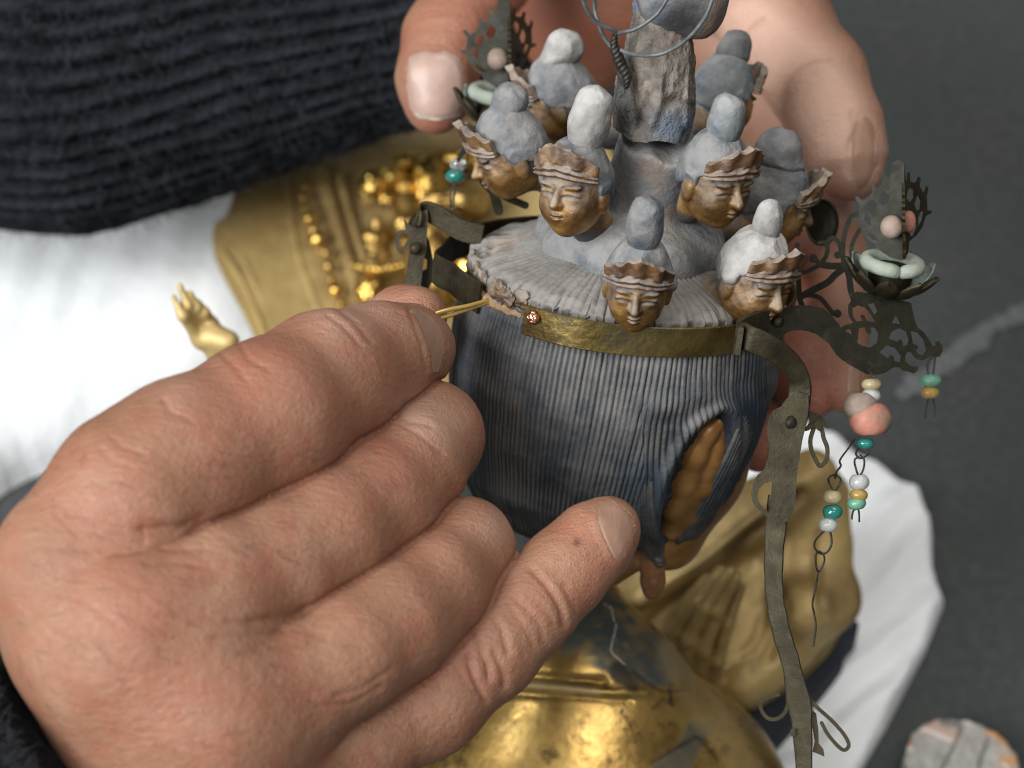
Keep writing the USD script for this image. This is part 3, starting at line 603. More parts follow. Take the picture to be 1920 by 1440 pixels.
def build_pillar_top():
    pts = [(1222, 246, 388, 76), (1226, 200, 387.5, 78), (1230, 150, 387, 74), (1236, 110, 386.5, 66), (1240, 60, 386, 58), (1243, -40, 385.5, 58)]
    def fn(p):
        d = chain(p, pts, 2.0)
        d = np.maximum(d, -((p - P(1230, 256, 388)) @ EU) + 0.35 * np.sin(p[:, 0] * 0.8 + 1) - 0.0)
        return d
    v, f = sculpt(fn, pts, 0.42)
    n = normals(v, f); q = proj(v)
    rough = np.clip(1 - (q[:, 1] - 175) / 60, 0.15, 1)
    disp = rough * (1.4 * noise(v, 0.28, 51, 4) + 0.8 * noise(v * [1.6, 0.5, 1.6], 0.9, 52, 3)) - 0.5
    disp += 0.9 * stroke(v, [(1222, 232), (1238, 190), (1240, 140)], 9, n) + 0.4 * stroke(v, [(1290, 240), (1291, 150)], 5, n) - 1.2 * stroke(v, [(1170, 170), (1185, 230)], 16, n) - 1.0 * stroke(v, [(1255, 195), (1270, 190)], 10, n)
    v = v + n * disp[:, None]
    blue = np.clip(stroke(v, [(1250, 240), (1310, 240)], 34, n) + stroke(v, [(1140, 170), (1150, 110)], 18, n) * .8 + (q[:, 1] < 22), 0, 1)
    dark = np.clip(stroke(v, [(1165, 150), (1170, 240)], 22, n) * 1.1 + stroke(v, [(1195, 235), (1205, 200)], 9, n) * .7 + 0.8 * sm(noise(v, 0.5, 53), 0.06, 0.2), 0, 1)
    return (v, f), dict(blue=blue, dark=dark)
vf, at = build_pillar_top(); head.part('broken_topknot', vf, 'raw_wood', attrs=at, label='rough broken upper piece of the topknot with bare wood')
def build_top_head():
    pts = [(1268, -25, 383, 86), (1240, -60, 383, 60), (1290, 0, 383, 64)]
    def fn(p): return smin(chain(p, pts, 3), ball(p, P(1318, -20, 383), (3.6, 7.5, 5)), 2.5)
    v, f = sculpt(fn, pts, 0.45, 5); n = normals(v, f)
    v = v + n * (0.5 * noise(v, 0.3, 55, 4))[:, None]
    return (v, f), dict(worn=stroke(v, [(1345, 10), (1330, 60), (1295, 80)], 22, n), dark=np.clip(stroke(v, [(1290, 20), (1270, 45)], 30, n), 0, .8))
vf, at = build_top_head(); head.part('top_head', vf, 'dusty_paint', attrs=at, label='dark blue grey head on the very top, cut by the upper edge')

# ear with hair locks around it
def ear_d(px, py, lift): return HF(px, py) - lift
def build_ear():
    EP = Polygon([(1350, 772), (1302, 815), (1264, 880), (1242, 955), (1240, 1002), (1262, 1014), (1302, 972), (1342, 900), (1366, 830), (1366, 786)]).buffer(-9)
    g = np.array([(x, y) for x in range(1240, 1370, 7) for y in range(770, 1016, 7) if EP.contains(Point(x, y))], float)
    basis = lambda x, y: np.array([1 + 0 * x, (x - 1300) / 100, (y - 890) / 100, ((y - 890) / 100) ** 2, (x - 1300) * (y - 890) / 1e4])
    co = np.linalg.lstsq(basis(g[:, 0], g[:, 1]).T, np.array([HF(x, y) for x, y in g]), rcond=None)[0]
    def dep(x, y): return float(basis(x, y) @ co)
    lift = lambda x, y, r, up: (x, y, dep(x, y) + mm(r, 390) - up, r)
    helix = [(1350, 788, 12), (1326, 810, 17), (1302, 850, 24), (1284, 895, 28), (1268, 945, 27), (1256, 988, 19)]
    ridge = [(1352, 796, 8), (1346, 838, 10), (1326, 885, 10), (1300, 938, 9), (1272, 996, 9)]
    floor_ = [(1348, 805, 18), (1326, 850, 32), (1305, 900, 36), (1282, 950, 32), (1262, 995, 20)]
    def fn(p):
        d = chain(p, [lift(x, y, r, 1.5) for x, y, r in helix], 2.0)
        d = smin(d, chain(p, [lift(x, y, r, 1.3) for x, y, r in ridge], 2.0), 0.5)
        d = smin(d, chain(p, [lift(x, y, r, 0.6) for x, y, r in floor_], 2.0), 0.7)
        return smin(d, ball(p, P(1257, 990, dep(1257, 990) + 0.3), (1.5, 2.0, 1.3)), 0.8)
    v, f = sculpt(fn, [(x, y, dep(x, y) + 1.5, r + 12) for x, y, r in floor_], 0.28, 3); n = normals(v, f)
    return v + n * (0.04 * noise(v, 0.4, 61, 3))[:, None], f
ear = head.part('ear', build_ear(), 'lacquer_ear', smooth=True, label='long gilded brown ear')
def lock(line, r, off, seed):
    q = spline(np.array(line), 10); d = np.array([HF(x, y) for x, y in q]); 
    k = np.ones(9) / 9; d = np.convolve(np.r_[np.repeat(d[0], 4), d, np.repeat(d[-1], 4)], k, 'valid')
    t = np.linspace(0, 1, len(q)); tp = np.sin(np.pi * t) ** 0.5; path = np.array([P(x, y, dd - off * s_ + 1.0 * (1 - s_)) for (x, y), dd, s_ in zip(q, d, tp)])
    return tube(path, r * (0.35 + 0.65 * np.sin(np.pi * np.clip(t, 0.02, 0.98)) ** 0.4), 8)
base_u = [(1213, 875), (1215, 935), (1222, 1000), (1240, 1036), (1268, 1022), (1310, 965), (1350, 893), (1380, 830), (1398, 780)]
for k in range(6):
    o = (k - 1.2) * 6.0
    ln = [(x - (o if i < 3 else o * 0.3 if i < 5 else -o * 0.75), y + (0 if i < 2 else o * .35 if i < 3 else o * 0.85 if i < 5 else o * 0.55 if i < 6 else o * 0.35)) for i, (x, y) in enumerate(base_u)]
    head.part('hair_lock', lock(ln, 0.62, 0.35 - 0.12 * k, k), 'hair_paint', smooth=True)
# gilded cheek behind the ear and the peg under the neck
cheek = [(1250, 1000, 411, 70), (1320, 890, 409, 62), (1378, 790, 408, 52)]
v, f = sculpt(lambda p: chain(p, cheek, 6), cheek, 0.8); head.part('cheek', (v, f), 'lacquer_ear', smooth=True)
v, f = sculpt(lambda p: smin(chain(p, [(1225, 1030, 408, 26), (1224, 1090, 409, 22), (1222, 1108, 409, 17)], 1), chain(p, [(1180, 1030, 412, 44), (1140, 1060, 414, 40)], 3), 1.5), [(1225, 1030, 408, 40), (1224, 1108, 409, 20), (1140, 1060, 414, 44)], 0.45)
head.part('neck_peg', (v, f), 'wood_peg', smooth=True)

# --- one small head, carved once in its own axes (x its left, y up, z face) and then turned, worn and placed eight times
def mini_face():
    def fn(p):
        d = ball(p, np.array([0, 0, 0]), (0.90, 1.10, 0.92)); d = smin(d, ball(p, np.array([0, -0.52, 0.28]), (0.60, 0.58, 0.62)), 0.45)
        d = smin(d, ball(p, np.array([0, -0.86, 0.52]), 0.25), 0.25)
        d = smin(d, cone(p, np.array([0, 0.22, 0.88]), np.array([0, -0.20, 1.12]), 0.06, 0.13), 0.14)
        for s in (-1, 1):
            d = smin(d, ball(p, np.array([0.10 * s, -0.22, 1.0]), 0.09), 0.06)
            d = smin(d, ball(p, np.array([0.36 * s, 0.02, 0.80]), (0.24, 0.11, 0.12)), 0.10)
            d = smin(d, ball(p, np.array([0.36 * s, 0.26, 0.80]), (0.30, 0.07, 0.12)), 0.12)
            d = smin(d, ball(p, np.array([0.40 * s, -0.32, 0.62]), (0.28, 0.34, 0.25)), 0.25)
            d = smin(d, ball(p, np.array([0.90 * s, -0.15, 0.0]), (0.13, 0.42, 0.22)), 0.08)
        d = smin(d, ball(p, np.array([0, -0.48, 0.95]), (0.17, 0.06, 0.12)), 0.06); d = smin(d, ball(p, np.array([0, -0.60, 0.93]), (0.14, 0.07, 0.12)), 0.05)
        d = smin(d, cone(p, np.array([0, -0.6, -0.2]), np.array([0, -1.25, -1.0]), 0.48, 0.6), 0.2)
        return d
    v, f = nets(fn, [-1.4, -2.5, -1.4], [1.4, 1.5, 1.5], 0.034, 2)
    fr = v[:, 2] > 0.2; ink = np.zeros(len(v)); cut = np.zeros(len(v))
    def mark(line, w, dp, i):
        nonlocal ink, cut
        L = LineString(line); b = np.array(line); m = fr & (v[:, 0] > b[:, 0].min() - .2) & (v[:, 0] < b[:, 0].max() + .2) & (v[:, 1] > b[:, 1].min() - .2) & (v[:, 1] < b[:, 1].max() + .2)
        if m.any():
            e = np.exp(-(shapely.distance(shapely.points(v[m][:, :2]), L) / w) ** 2); ink[m] = np.maximum(ink[m], e * i); cut[m] = np.maximum(cut[m], e * dp)
    for s in (-1, 1):
        mark([(s * 0.14, 0.24), (s * 0.30, 0.33), (s * 0.48, 0.33), (s * 0.64, 0.25)], 0.04, 0.02, 1.2)
        mark([(s * 0.15, 0.0), (s * 0.30, 0.035), (s * 0.45, 0.03), (s * 0.60, -0.01)], 0.042, 0.035, 1.2)
    mark([(-0.17, -0.54), (0, -0.53), (0.17, -0.54)], 0.024, 0.04, 0.9)
    v = v - np.array([0, 0, 1.0]) * cut[:, None]
    hair = sm(-v[:, 2], 0.05, 0.35) * (v[:, 1] > -0.6) + sm(-v[:, 1], 1.05, 1.3)
    return v, f, np.clip(ink, 0, 1), np.clip(hair, 0, 1)
def mini_cap():
    pl = unit([0, 0.80, -0.62])
    def fn(p):
        d = ball(p, np.array([0, 0.10, -0.07]), (1.02, 1.13, 1.03))
        d = smin(d, ball(p, np.array([0, 0.95, -0.12]), (0.62, 0.4, 0.62)), 0.3)
        d = np.maximum(d, -((p - np.array([0, 0.50, 0.55])) @ pl))
        for s in (-1, 1): d = smin(d, ball(p, np.array([0.94 * s, 0.12, 0.02]), (0.2, 0.22, 0.26)), 0.12)
        return d
    return nets(fn, [-1.4, -1.3, -1.4], [1.4, 1.7, 1.3], 0.05, 3)
def mini_knot(l, w, lean):
    def fn(p):
        b = np.array([0, 1.9 * 0 + 1.1 + l, -0.12 - lean]); a = np.array([0, 0.95, -0.12])
        return smin(cone(p, a, b, w * 0.8, w), ball(p, (a + b) / 2 + [0, 0.1 * l, 0], (w * 1.06, l * 0.55, w * 1.02)), 0.2)
    return nets(fn, [-1, 0.4, -2.2], [1, 3.0, 0.8], 0.06, 3)
def mini_tiara(h=1.0, flare=0.10, seed=0):
    na, nh = 72, 24; A = np.linspace(-60, 60, na); ms = []
    T, S = np.meshgrid(np.radians(A), np.linspace(0, 1, nh), indexing='ij'); a = np.degrees(T) / 60
    top = 0.50 + 0.50 * (1 - np.abs(a) ** 1.5) - 0.09 * np.abs(np.sin(np.degrees(T) * 0.16)) + 0.10 * noise(np.stack([a * 6, 0 * a, 0 * a], -1), 1, seed, 2)
    def shell(off):
        y = 0.36 + S * h * top + 0.16 * (1 - np.abs(a)); r = 1.02 + flare * (S ** 1.3) * (1 - 0.35 * np.abs(a)) + off
        rib = 0.045 * np.cos(np.degrees(T) * 0.22) * (S > 0.4) * (off > 0) + 0.09 * (np.exp(-((S - 0.08) / 0.06) ** 2) + np.exp(-((S - 0.27) / 0.06) ** 2)) * (off > 0)
        r = r + rib; return np.stack([r * np.sin(T), y, r * np.cos(T) * 0.98 - 0.05], -1)
    o, i = shell(0.09), shell(-0.10); v = np.concatenate([o.reshape(-1, 3), i.reshape(-1, 3)]); n = na * nh
    ii, k = np.meshgrid(np.arange(na - 1), np.arange(nh - 1), indexing='ij'); ii, k = ii.ravel(), k.ravel()
    q = np.stack([ii * nh + k, (ii + 1) * nh + k, (ii + 1) * nh + k + 1, ii * nh + k + 1], 1)
    fs = [tri(q), tri(q[:, ::-1] + n)]
    for k0 in (0, nh - 1):
        e = np.array([(x * nh + k0, (x + 1) * nh + k0, (x + 1) * nh + k0 + n, x * nh + k0 + n) for x in range(na - 1)]); fs.append(tri(e if k0 else e[:, ::-1]))
    for x in (0, na - 1):
        e = np.array([(x * nh + k, x * nh + k + 1, x * nh + k + 1 + n, x * nh + k + n) for k in range(nh - 1)]); fs.append(tri(e if x == 0 else e[:, ::-1]))
    ink = np.concatenate([(0.8 * np.exp(-((S - 0.17) / 0.03) ** 2) + 0.8 * np.exp(-((S - 0.36) / 0.03) ** 2) + 0.5 * np.exp(-((S) / 0.04) ** 2)).ravel(), np.zeros(n)])
    v, f = fixw(v, np.vstack(fs)); return v, f, ink
MF, MC = mini_face(), mini_cap()
def chisel(v, seed, n=34, keep=0.93):       # flat tool cuts
    rng = np.random.default_rng(seed); c = v.mean(0); v = v - c
    for _ in range(n):
        d = unit(rng.normal(size=3)); h = v @ d; lim = h.max() * (keep + 0.05 * rng.random()); v = v - np.maximum(h - lim, 0)[:, None] * d * 0.9
    return v + c
def small_head(px, py, d, rpx, face, up, knot, label, seed, tiara=(0.92, 0.06), kr=0.0, gold='gilded_face', hm='dusty_paint', km='dusty_paint'):
    z = unit(face); y = np.array(up, float); y = unit(y - (y @ z) * z); x = np.cross(y, z); R = np.array([x, y, z]); s = mm(rpx, d); c = P(px, py, d)
    def place(v, amp, sd, fr=0.55):
        v = v * [0.93, 1.0, 1.0]
        w = c + (v * s) @ R; return w + (w - c) / np.maximum(np.linalg.norm(w - c, axis=1, keepdims=True), 1e-6) * (amp * noise(w, fr, seed * 10 + sd, 4) * 2)[:, None]
    v, f, ink, hr = MF
    p = head.part('miniature_head', (place(v, 0.10, 1), f), gold, attrs=dict(ink=ink, hair=hr), label=label)
    v, f = MC; head.part('hair_cap', (place(chisel(v, seed * 3), 0.22, 2), f), hm, smooth=26, parent=p)
    v, f = mini_knot(*knot); 
    if kr: v = v @ np.array([[math.cos(kr), math.sin(kr), 0], [-math.sin(kr), math.cos(kr), 0], [0, 0, 1]])
    head.part('topknot', (place(chisel(v, seed * 5 + 1), 0.16, 3, 0.9), f), km, smooth=26, parent=p)
    v, f, ink = mini_tiara(*tiara, seed=seed); head.part('tiara', (place(v, 0.2, 4, 0.8), f), 'brown_lacquer', attrs=dict(ink=ink), parent=p)
small_head(1079, 352, 380, 73, (-0.50, -0.30, 0.81), (0.10, 1, 0.25), (1.05, 0.54, 0.25), 'small gold face with closed eyes and pale round topknot, left of the central topknot', 1, kr=-0.12, km='grey_dust')
small_head(1196, 532, 371, 70, (-0.10, -0.58, 0.80), (0.10, 1, 0.45), (1.05, 0.50, 0.05), 'small bowed head at the very front above the metal band', 2)
small_head(1412, 520, 380, 74, (0.56, -0.56, 0.60), (0.22, 1, 0.45), (0.66, 0.35, 0.15), 'small bowed head at the right front rim with short narrow topknot', 3, hm='grey_dust', km='grey_dust')
small_head(1340, 335, 384, 72, (0.55, -0.52, 0.66), (0.10, 1, 0.40), (0.80, 0.47, 0.05), 'small head right of the central topknot with tall blue topknot and dark gold face', 4, km='blue_paint')
small_head(1452, 378, 402, 68, (0.92, -0.36, -0.06), (0.05, 1, 0.45), (0.30, 0.66, 0.35), 'small dusty head turned away at the right edge beside the fingertip', 5)
small_head(958, 285, 401, 70, (-0.88, -0.42, 0.05), (0.0, 1, 0.40), (0.22, 0.50, 0.40), 'small dusty head turned left in front of the left flame ornament', 6)
small_head(1052, 188, 415, 66, (-0.88, -0.30, -0.28), (-0.05, 1, 0.35), (0.25, 0.56, 0.55), 'small dusty head at the back left with white topknot', 7, km='grey_dust')
small_head(1354, 182, 411, 62, (0.75, -0.20, -0.60), (0.0, 1, 0.3), (0.50, 0.50, 0.0), 'small grey head at the back right below the fingers', 8, hm='blue_paint')

# ---------------------------------------------------------------- the metal crown: open band, arms, pierced plates, flame ornaments
crown = Thing('metal_crown', 'dark bronze open crown band with riveted arms, pierced scrolls and flame ornaments around the head', 'crown', base=LC(0, 0, -3))
def ring_pt(deg, r, z): t = math.radians(deg); return LC(r * math.cos(t), r * math.sin(t), z)
RB = 30.2
def band_path():
    pts = []
    for a in np.linspace(-121, 198, 110):
        r = RB - 0.7 * sm(np.array([a]), -100, -121)[0]
        r = r + 0.5 * math.sin(math.radians(a * 2.0 + 40)) * 0.6
        if a > 176: r += 1.0 * sm(np.array([a]), 176, 186)[0] - 2.6 * sm(np.array([a]), 186, 198)[0]
        z = -0.9 + 0.5 * math.cos(math.radians(a + 120))
        pts.append(ring_pt(a, r, z))
    # the loose left end bends sharply in towards the head
    e = ring_pt(198, RB - 1.6, -0.9)
    for t in np.linspace(0.15, 1, 8): pts.append(e + (ring_pt(213, RB - 3.0, -1.4) - e) * t)
    return np.array(pts)
bp = band_path()
front_n = 62
wid = np.full(len(bp), 5.6)
crown.part('band', strip(bp[:front_n], EU, 5.1, 0.5), 'brass_band', label='yellowish brass front part of the open band')
crown.part('band', strip(bp[front_n - 1:], EU, 5.4, 0.5), 'bronze', label='grey green rear part of the open band with its bent free end')
c = ring_pt(-117, RB + 0.2, 0.6); o = unit(c - LC(0, 0, 0.6))
crown.part('rivet', blob(c, (1.05, 1.05, 0.75), np.array([np.cross(EU, o), EU, o]), 3, 0.35, 3), 'copper', smooth=25, label='bright hammered copper rivet')

# arm with pierced scroll plate, right
Zc = lambda p: scale_pts(p, 4.8, 1400, 480)
dA = lambda x, y: 381.5 + (x - 1440) * 0.02
arm = Polygon(Zc([(120, 525), (200, 500), (280, 480), (400, 450), (500, 440), (600, 450), (690, 470), (760, 530), (820, 600), (880, 690), (930, 760), (960, 840), (940, 960), (860, 940), (800, 880), (740, 790), (690, 750), (620, 700), (560, 680), (490, 668), (420, 668), (320, 705), (240, 730), (150, 735)]))
body = Polygon(Zc([(830, 660), (880, 625), (925, 610), (960, 600), (925, 560), (912, 500), (915, 440), (945, 395), (965, 375), (950, 345), (990, 320), (1200, 350), (1480, 420), (1500, 520), (1535, 640), (1590, 680), (1640, 750), (1680, 815), (1700, 800), (1695, 770), (1730, 765), (1760, 800), (1765, 860), (1740, 905), (1700, 910), (1665, 895), (1620, 925), (1575, 942), (1520, 925), (1480, 870), (1450, 862), (1425, 900), (1430, 950), (1480, 990), (1545, 995), (1540, 1030), (1505, 1060), (1450, 1040), (1400, 1030), (1370, 1000), (1315, 1005), (1250, 1050), (1180, 1070), (1080, 1065), (980, 1010), (900, 965), (840, 900), (800, 780)]))
hol = [[(955, 470), (1000, 447), (1060, 465), (1110, 520), (1148, 592), (1080, 578), (1066, 535), (1040, 520), (1018, 540), (1040, 580), (990, 585), (960, 540)],
       [(1015, 650), (1060, 645), (1075, 690), (1100, 712), (1125, 690), (1118, 640), (1150, 650), (1182, 700), (1170, 780), (1110, 822), (1040, 805), (1000, 780)],
       [(1095, 435), (1140, 428), (1170, 500), (1150, 525)], [(1310, 600), (1340, 540), (1378, 608)],
       [(1280, 740), (1310, 680), (1370, 655), (1430, 680), (1455, 750), (1440, 800), (1410, 805), (1405, 762), (1375, 745), (1355, 770)],
       [(1480, 680), (1530, 690), (1590, 760), (1612, 850), (1580, 890), (1545, 880), (1530, 850), (1552, 820), (1530, 800), (1500, 790)],
       [(1200, 865), (1260, 805), (1330, 830), (1385, 900), (1375, 955), (1335, 945), (1322, 895), (1285, 890), (1270, 918)], [(890, 670), (930, 660), (940, 700)]]
pl = unary_union([arm, body]).difference(unary_union([Polygon(Zc(h)).buffer(0.6) for h in hol])).buffer(0.5).buffer(-0.5)
crown.part('scroll_plate', plate(pl, dA, 1.0), 'dark_bronze', smooth=20, label='right arm widening into a pierced scroll plate')
for x, y in ((1458, 602), (1398, 640)): crown.part('rivet', blob(P(x, y, dA(x, y) - 0.8), 1.0, None, 2, 0.15, 4), 'bronze', smooth=True)
# fine scrolls and the mirror disc behind
Zd = lambda p: scale_pts(p, 3.2, 1320, 280)
scr = []
for ln, w in [([(560, 575), (556, 700), (568, 800), (572, 890)], 5.0), ([(562, 735), (610, 735), (655, 715), (690, 690), (660, 655)], 4.2), ([(690, 695), (728, 650), (742, 600), (742, 555), (775, 530), (808, 560), (820, 610), (805, 635)], 4.2),
              ([(840, 700), (832, 620), (838, 540), (860, 450), (890, 400), (925, 385)], 4.6), ([(890, 690), (884, 600), (900, 540), (935, 480)], 4.0), ([(850, 705), (790, 750), (740, 800), (660, 840), (580, 885)], 6.5),
              ([(575, 880), (640, 875), (700, 895), (745, 950), (775, 985), (800, 985)], 4.5), ([(742, 600), (725, 560), (690, 560)], 3.5), ([(845, 690), (870, 760), (880, 840), (900, 900)], 6.0), ([(700, 690), (760, 700), (840, 700)], 6.5), ([(570, 890), (600, 960), (640, 1000)], 5)]:
    scr.append(LineString(spline(np.array(Zd(ln)), 6)).buffer(w))
for x, y, r in ((655, 655, 8.5), (803, 635, 7), (800, 985, 8)): scr.append(Point(Zd([(x, y)])[0]).buffer(r))
dB = lambda x, y: 393.0 + (y - 500) * -0.02 + (1560 - x) * 0.03
crown.part('scroll_arm', plate(unary_union(scr), dB, 0.9), 'dark_bronze', smooth=20)
c = P(1541, 417, 408); fr = np.array([unit([0.86, 0, 0.5]), [0, 1, 0], unit([-0.5, 0, 0.86])])
crown.part('mirror_disc', revolve([(0.01, 0.35), (2.6, 0.35), (3.5, 0.2), (3.9, 0.45), (4.1, 0.2), (4.1, -0.3), (0.01, -0.4)], c, np.array([fr[0] * 0.75, fr[1], fr[2]]), 40), 'dark_bronze', smooth=25)

# S shaped strap that carries the long side ribbon
ps = PP([(1386, 640, 370.5), (1392, 630, 373.5), (1404, 634, 371), (1430, 645, 371), (1462, 664, 372), (1488, 690, 373.5), (1500, 722, 375), (1497, 760, 375.5), (1488, 800, 375)])
sp = spline(ps, 8); wv = np.array([EU * (1 - t) + unit([0.95, 0.1, 0.25]) * t for t in sm(np.linspace(0, 1, len(sp)), 0.52, 0.85)])
crown.part('strap', strip(sp, wv, np.interp(np.linspace(0, 1, len(sp)), [0, .25, .6, .8, 1], [4.6, 4.2, 3.6, 3.6, 3.9]), 0.9), 'bronze')
sp2 = spline(PP([(1381, 640, 372.2), (1384, 628, 374.5), (1400, 615, 375.5), (1440, 602, 378)]), 6)
crown.part('strap', strip(sp2, EU, 4.6, 0.8), 'bronze')
Ze = lambda p: scale_pts(p, 3.2, 1300, 700)
vert = Polygon(Ze([(560, 150), (525, 200), (480, 222), (455, 250), (442, 330), (448, 400), (458, 450), (445, 520), (425, 575), (385, 610), (358, 660), (347, 720), (355, 770), (375, 805), (420, 840), (445, 862), (500, 895), (540, 902), (575, 880), (600, 830), (614, 760), (618, 640), (632, 540), (655, 400), (682, 290), (692, 200), (690, 130), (620, 110)]))
cres = Polygon(Ze([(472, 648), (425, 660), (392, 695), (384, 735), (398, 780), (425, 815), (452, 832), (462, 800), (466, 720)]))
dV = lambda x, y: 374.6 + (y - 760) * -0.004
crown.part('side_plate', plate(vert.difference(cres), dV, 1.0), 'bronze', smooth=20)
hole = Ze([(585, 295)])[0]; crown.part('rivet', blob(P(*hole, 374.0), (0.9, 1.1, 0.6), None, 2, 0.3, 6), 'dark_bronze', smooth=True)
L_ = [(1440, 930), (1433, 1020), (1434, 1107), (1447, 1183), (1465, 1242), (1479, 1326), (1488, 1364), (1494, 1480)]
R_ = [(1484, 930), (1471, 1020), (1469, 1107), (1482, 1183), (1500, 1242), (1514, 1297), (1519, 1341), (1524, 1480)]
Ls, Rs = spline(np.array(L_), 6), spline(np.array(R_), 6)
dR = lambda x, y: 375.8 - (y - 930) * 0.021 + 2.0 * math.sin((y - 930) * 0.008)
mid = (Ls + Rs) / 2; rp = np.array([P(x, y, dR(x, y)) for x, y in mid]); wd_ = np.array([mm(np.linalg.norm(r_ - l_), 372) for l_, r_ in zip(Ls, Rs)])
crown.part('side_ribbon', strip(rp, unit([1.0, 0.12, 0.10]), wd_ * (1 + 0.03 * np.sin(np.arange(len(rp)) * 1.7)), 0.9), 'bronze', label='long narrow bronze ribbon hanging down at the right')
def wire_plate(line, w, d, closed=False, mat_='bronze', name='loop'):
    q = spline(np.array(line + (line[:1] if closed else [])), 7)
    return crown.part(name, plate(LineString(q).buffer(w), d, 0.9), mat_, smooth=20)
wire_plate(Ze([(725, 320), (703, 395), (708, 460), (735, 520), (762, 556), (798, 520), (804, 450), (782, 390), (765, 320)]), 4.2, lambda x, y: 376.0, True)
crown.part('leaf', plate(Polygon(spline(np.array(Ze([(660, 345), (700, 290), (690, 235), (730, 240), (775, 265), (805, 325), (770, 310), (760, 345), (725, 320), (690, 340), (660, 345)])), 3)).buffer(1), lambda x, y: 375.2 + (x - 1520) * .02, 0.8), 'bronze', smooth=20)
Zf = lambda p: scale_pts(p, 3.43, 1080, 1020)
wire_plate(Zf([(1300, 968), (1200, 1000), (1190, 1060), (1230, 1118), (1290, 1125), (1345, 1080), (1372, 990)]), 3.6, lambda x, y: dR(x, y) + 0.6)
wire_plate(Zf([(1490, 985), (1560, 1060), (1640, 1130), (1720, 1220), (1755, 1290), (1730, 1325), (1690, 1305), (1620, 1225), (1580, 1150)]), 3.6, lambda x, y: dR(x, y) + 0.3)
crown.part('leaf', plate(Polygon(Zf([(1510, 1060), (1545, 1090), (1560, 1200), (1560, 1280), (1592, 1320), (1598, 1368), (1520, 1335), (1535, 1270), (1520, 1180)])), lambda x, y: dR(x, y) + 0.8, 0.9), 'bronze', smooth=20)
crown.part('loop', plate(Polygon(Zf([(1380, 1190), (1410, 1185), (1410, 1240), (1378, 1235)])), lambda x, y: dR(x, y) - .6, 0.8), 'bronze', smooth=20)

# left arm
dL = lambda x, y: 405.0
sa = spline(PP([(905, 442, 402), (862, 430, 403), (826, 408, 404), (800, 396, 404.5), (786, 402, 404.5), (776, 425, 404)]), 8)
crown.part('strap', strip(sa, np.array([unit(EU * (1 - t) + np.array([0.6, 0.05, 0.75]) * t) for t in np.linspace(0, 1, len(sa)) ** 2]), 3.9, 0.8), 'bronze')
crown.part('side_plate', plate(Polygon(scale_pts([(330, 190), (420, 170), (425, 260), (415, 400), (410, 560), (385, 650), (355, 900), (340, 1120), (180, 1120), (205, 880), (225, 700), (245, 560), (250, 420), (275, 300)], 5.143, 720, 360)), lambda x, y: 404 + (y - 400) * .01, 0.9), 'bronze', smooth=20)
crown.part('side_plate', plate(Polygon(scale_pts([(415, 430), (440, 480), (460, 600), (488, 700), (480, 830), (430, 940), (370, 1060), (350, 900), (365, 760), (410, 740), (415, 650), (385, 640), (400, 560)], 5.143, 720, 360)), lambda x, y: 406 + (y - 400) * .01, 0.8), 'dark_bronze', smooth=20)
Zl = lambda p: scale_pts(p, 5.143, 720, 360)
wire_plate(Zl([(250, 400), (190, 378), (145, 400), (128, 470), (140, 550), (172, 578), (205, 530), (240, 470)]), 3.6, lambda x, y: 404.5)
crown.part('leaf', plate(Polygon(Zl([(185, 245), (215, 290), (265, 330), (260, 390), (205, 370), (200, 310)])), lambda x, y: 404.5, 0.8), 'bronze', smooth=20)
crown.part('rivet', blob(P(779, 466, 403), 1.1, None, 2, 0.2, 9), 'bronze', smooth=True)
# scroll arm under the left flame ornament
q = [LineString(spline(np.array(l), 6)).buffer(w) for l, w in [([(935, 215), (915, 260), (900, 300), (905, 335), (925, 360), (935, 395)], 9), ([(880, 265), (905, 285), (935, 275)], 5), ([(880, 330), (905, 330), (925, 345)], 6), ([(860, 300), (868, 285), (885, 280), (900, 290)], 4), ([(910, 345), (950, 370), (985, 385)], 7)]]
crown.part('scroll_arm', plate(unary_union(q), lambda x, y: 413 - (y - 215) * 0.03, 0.9), 'dark_bronze', smooth=20)

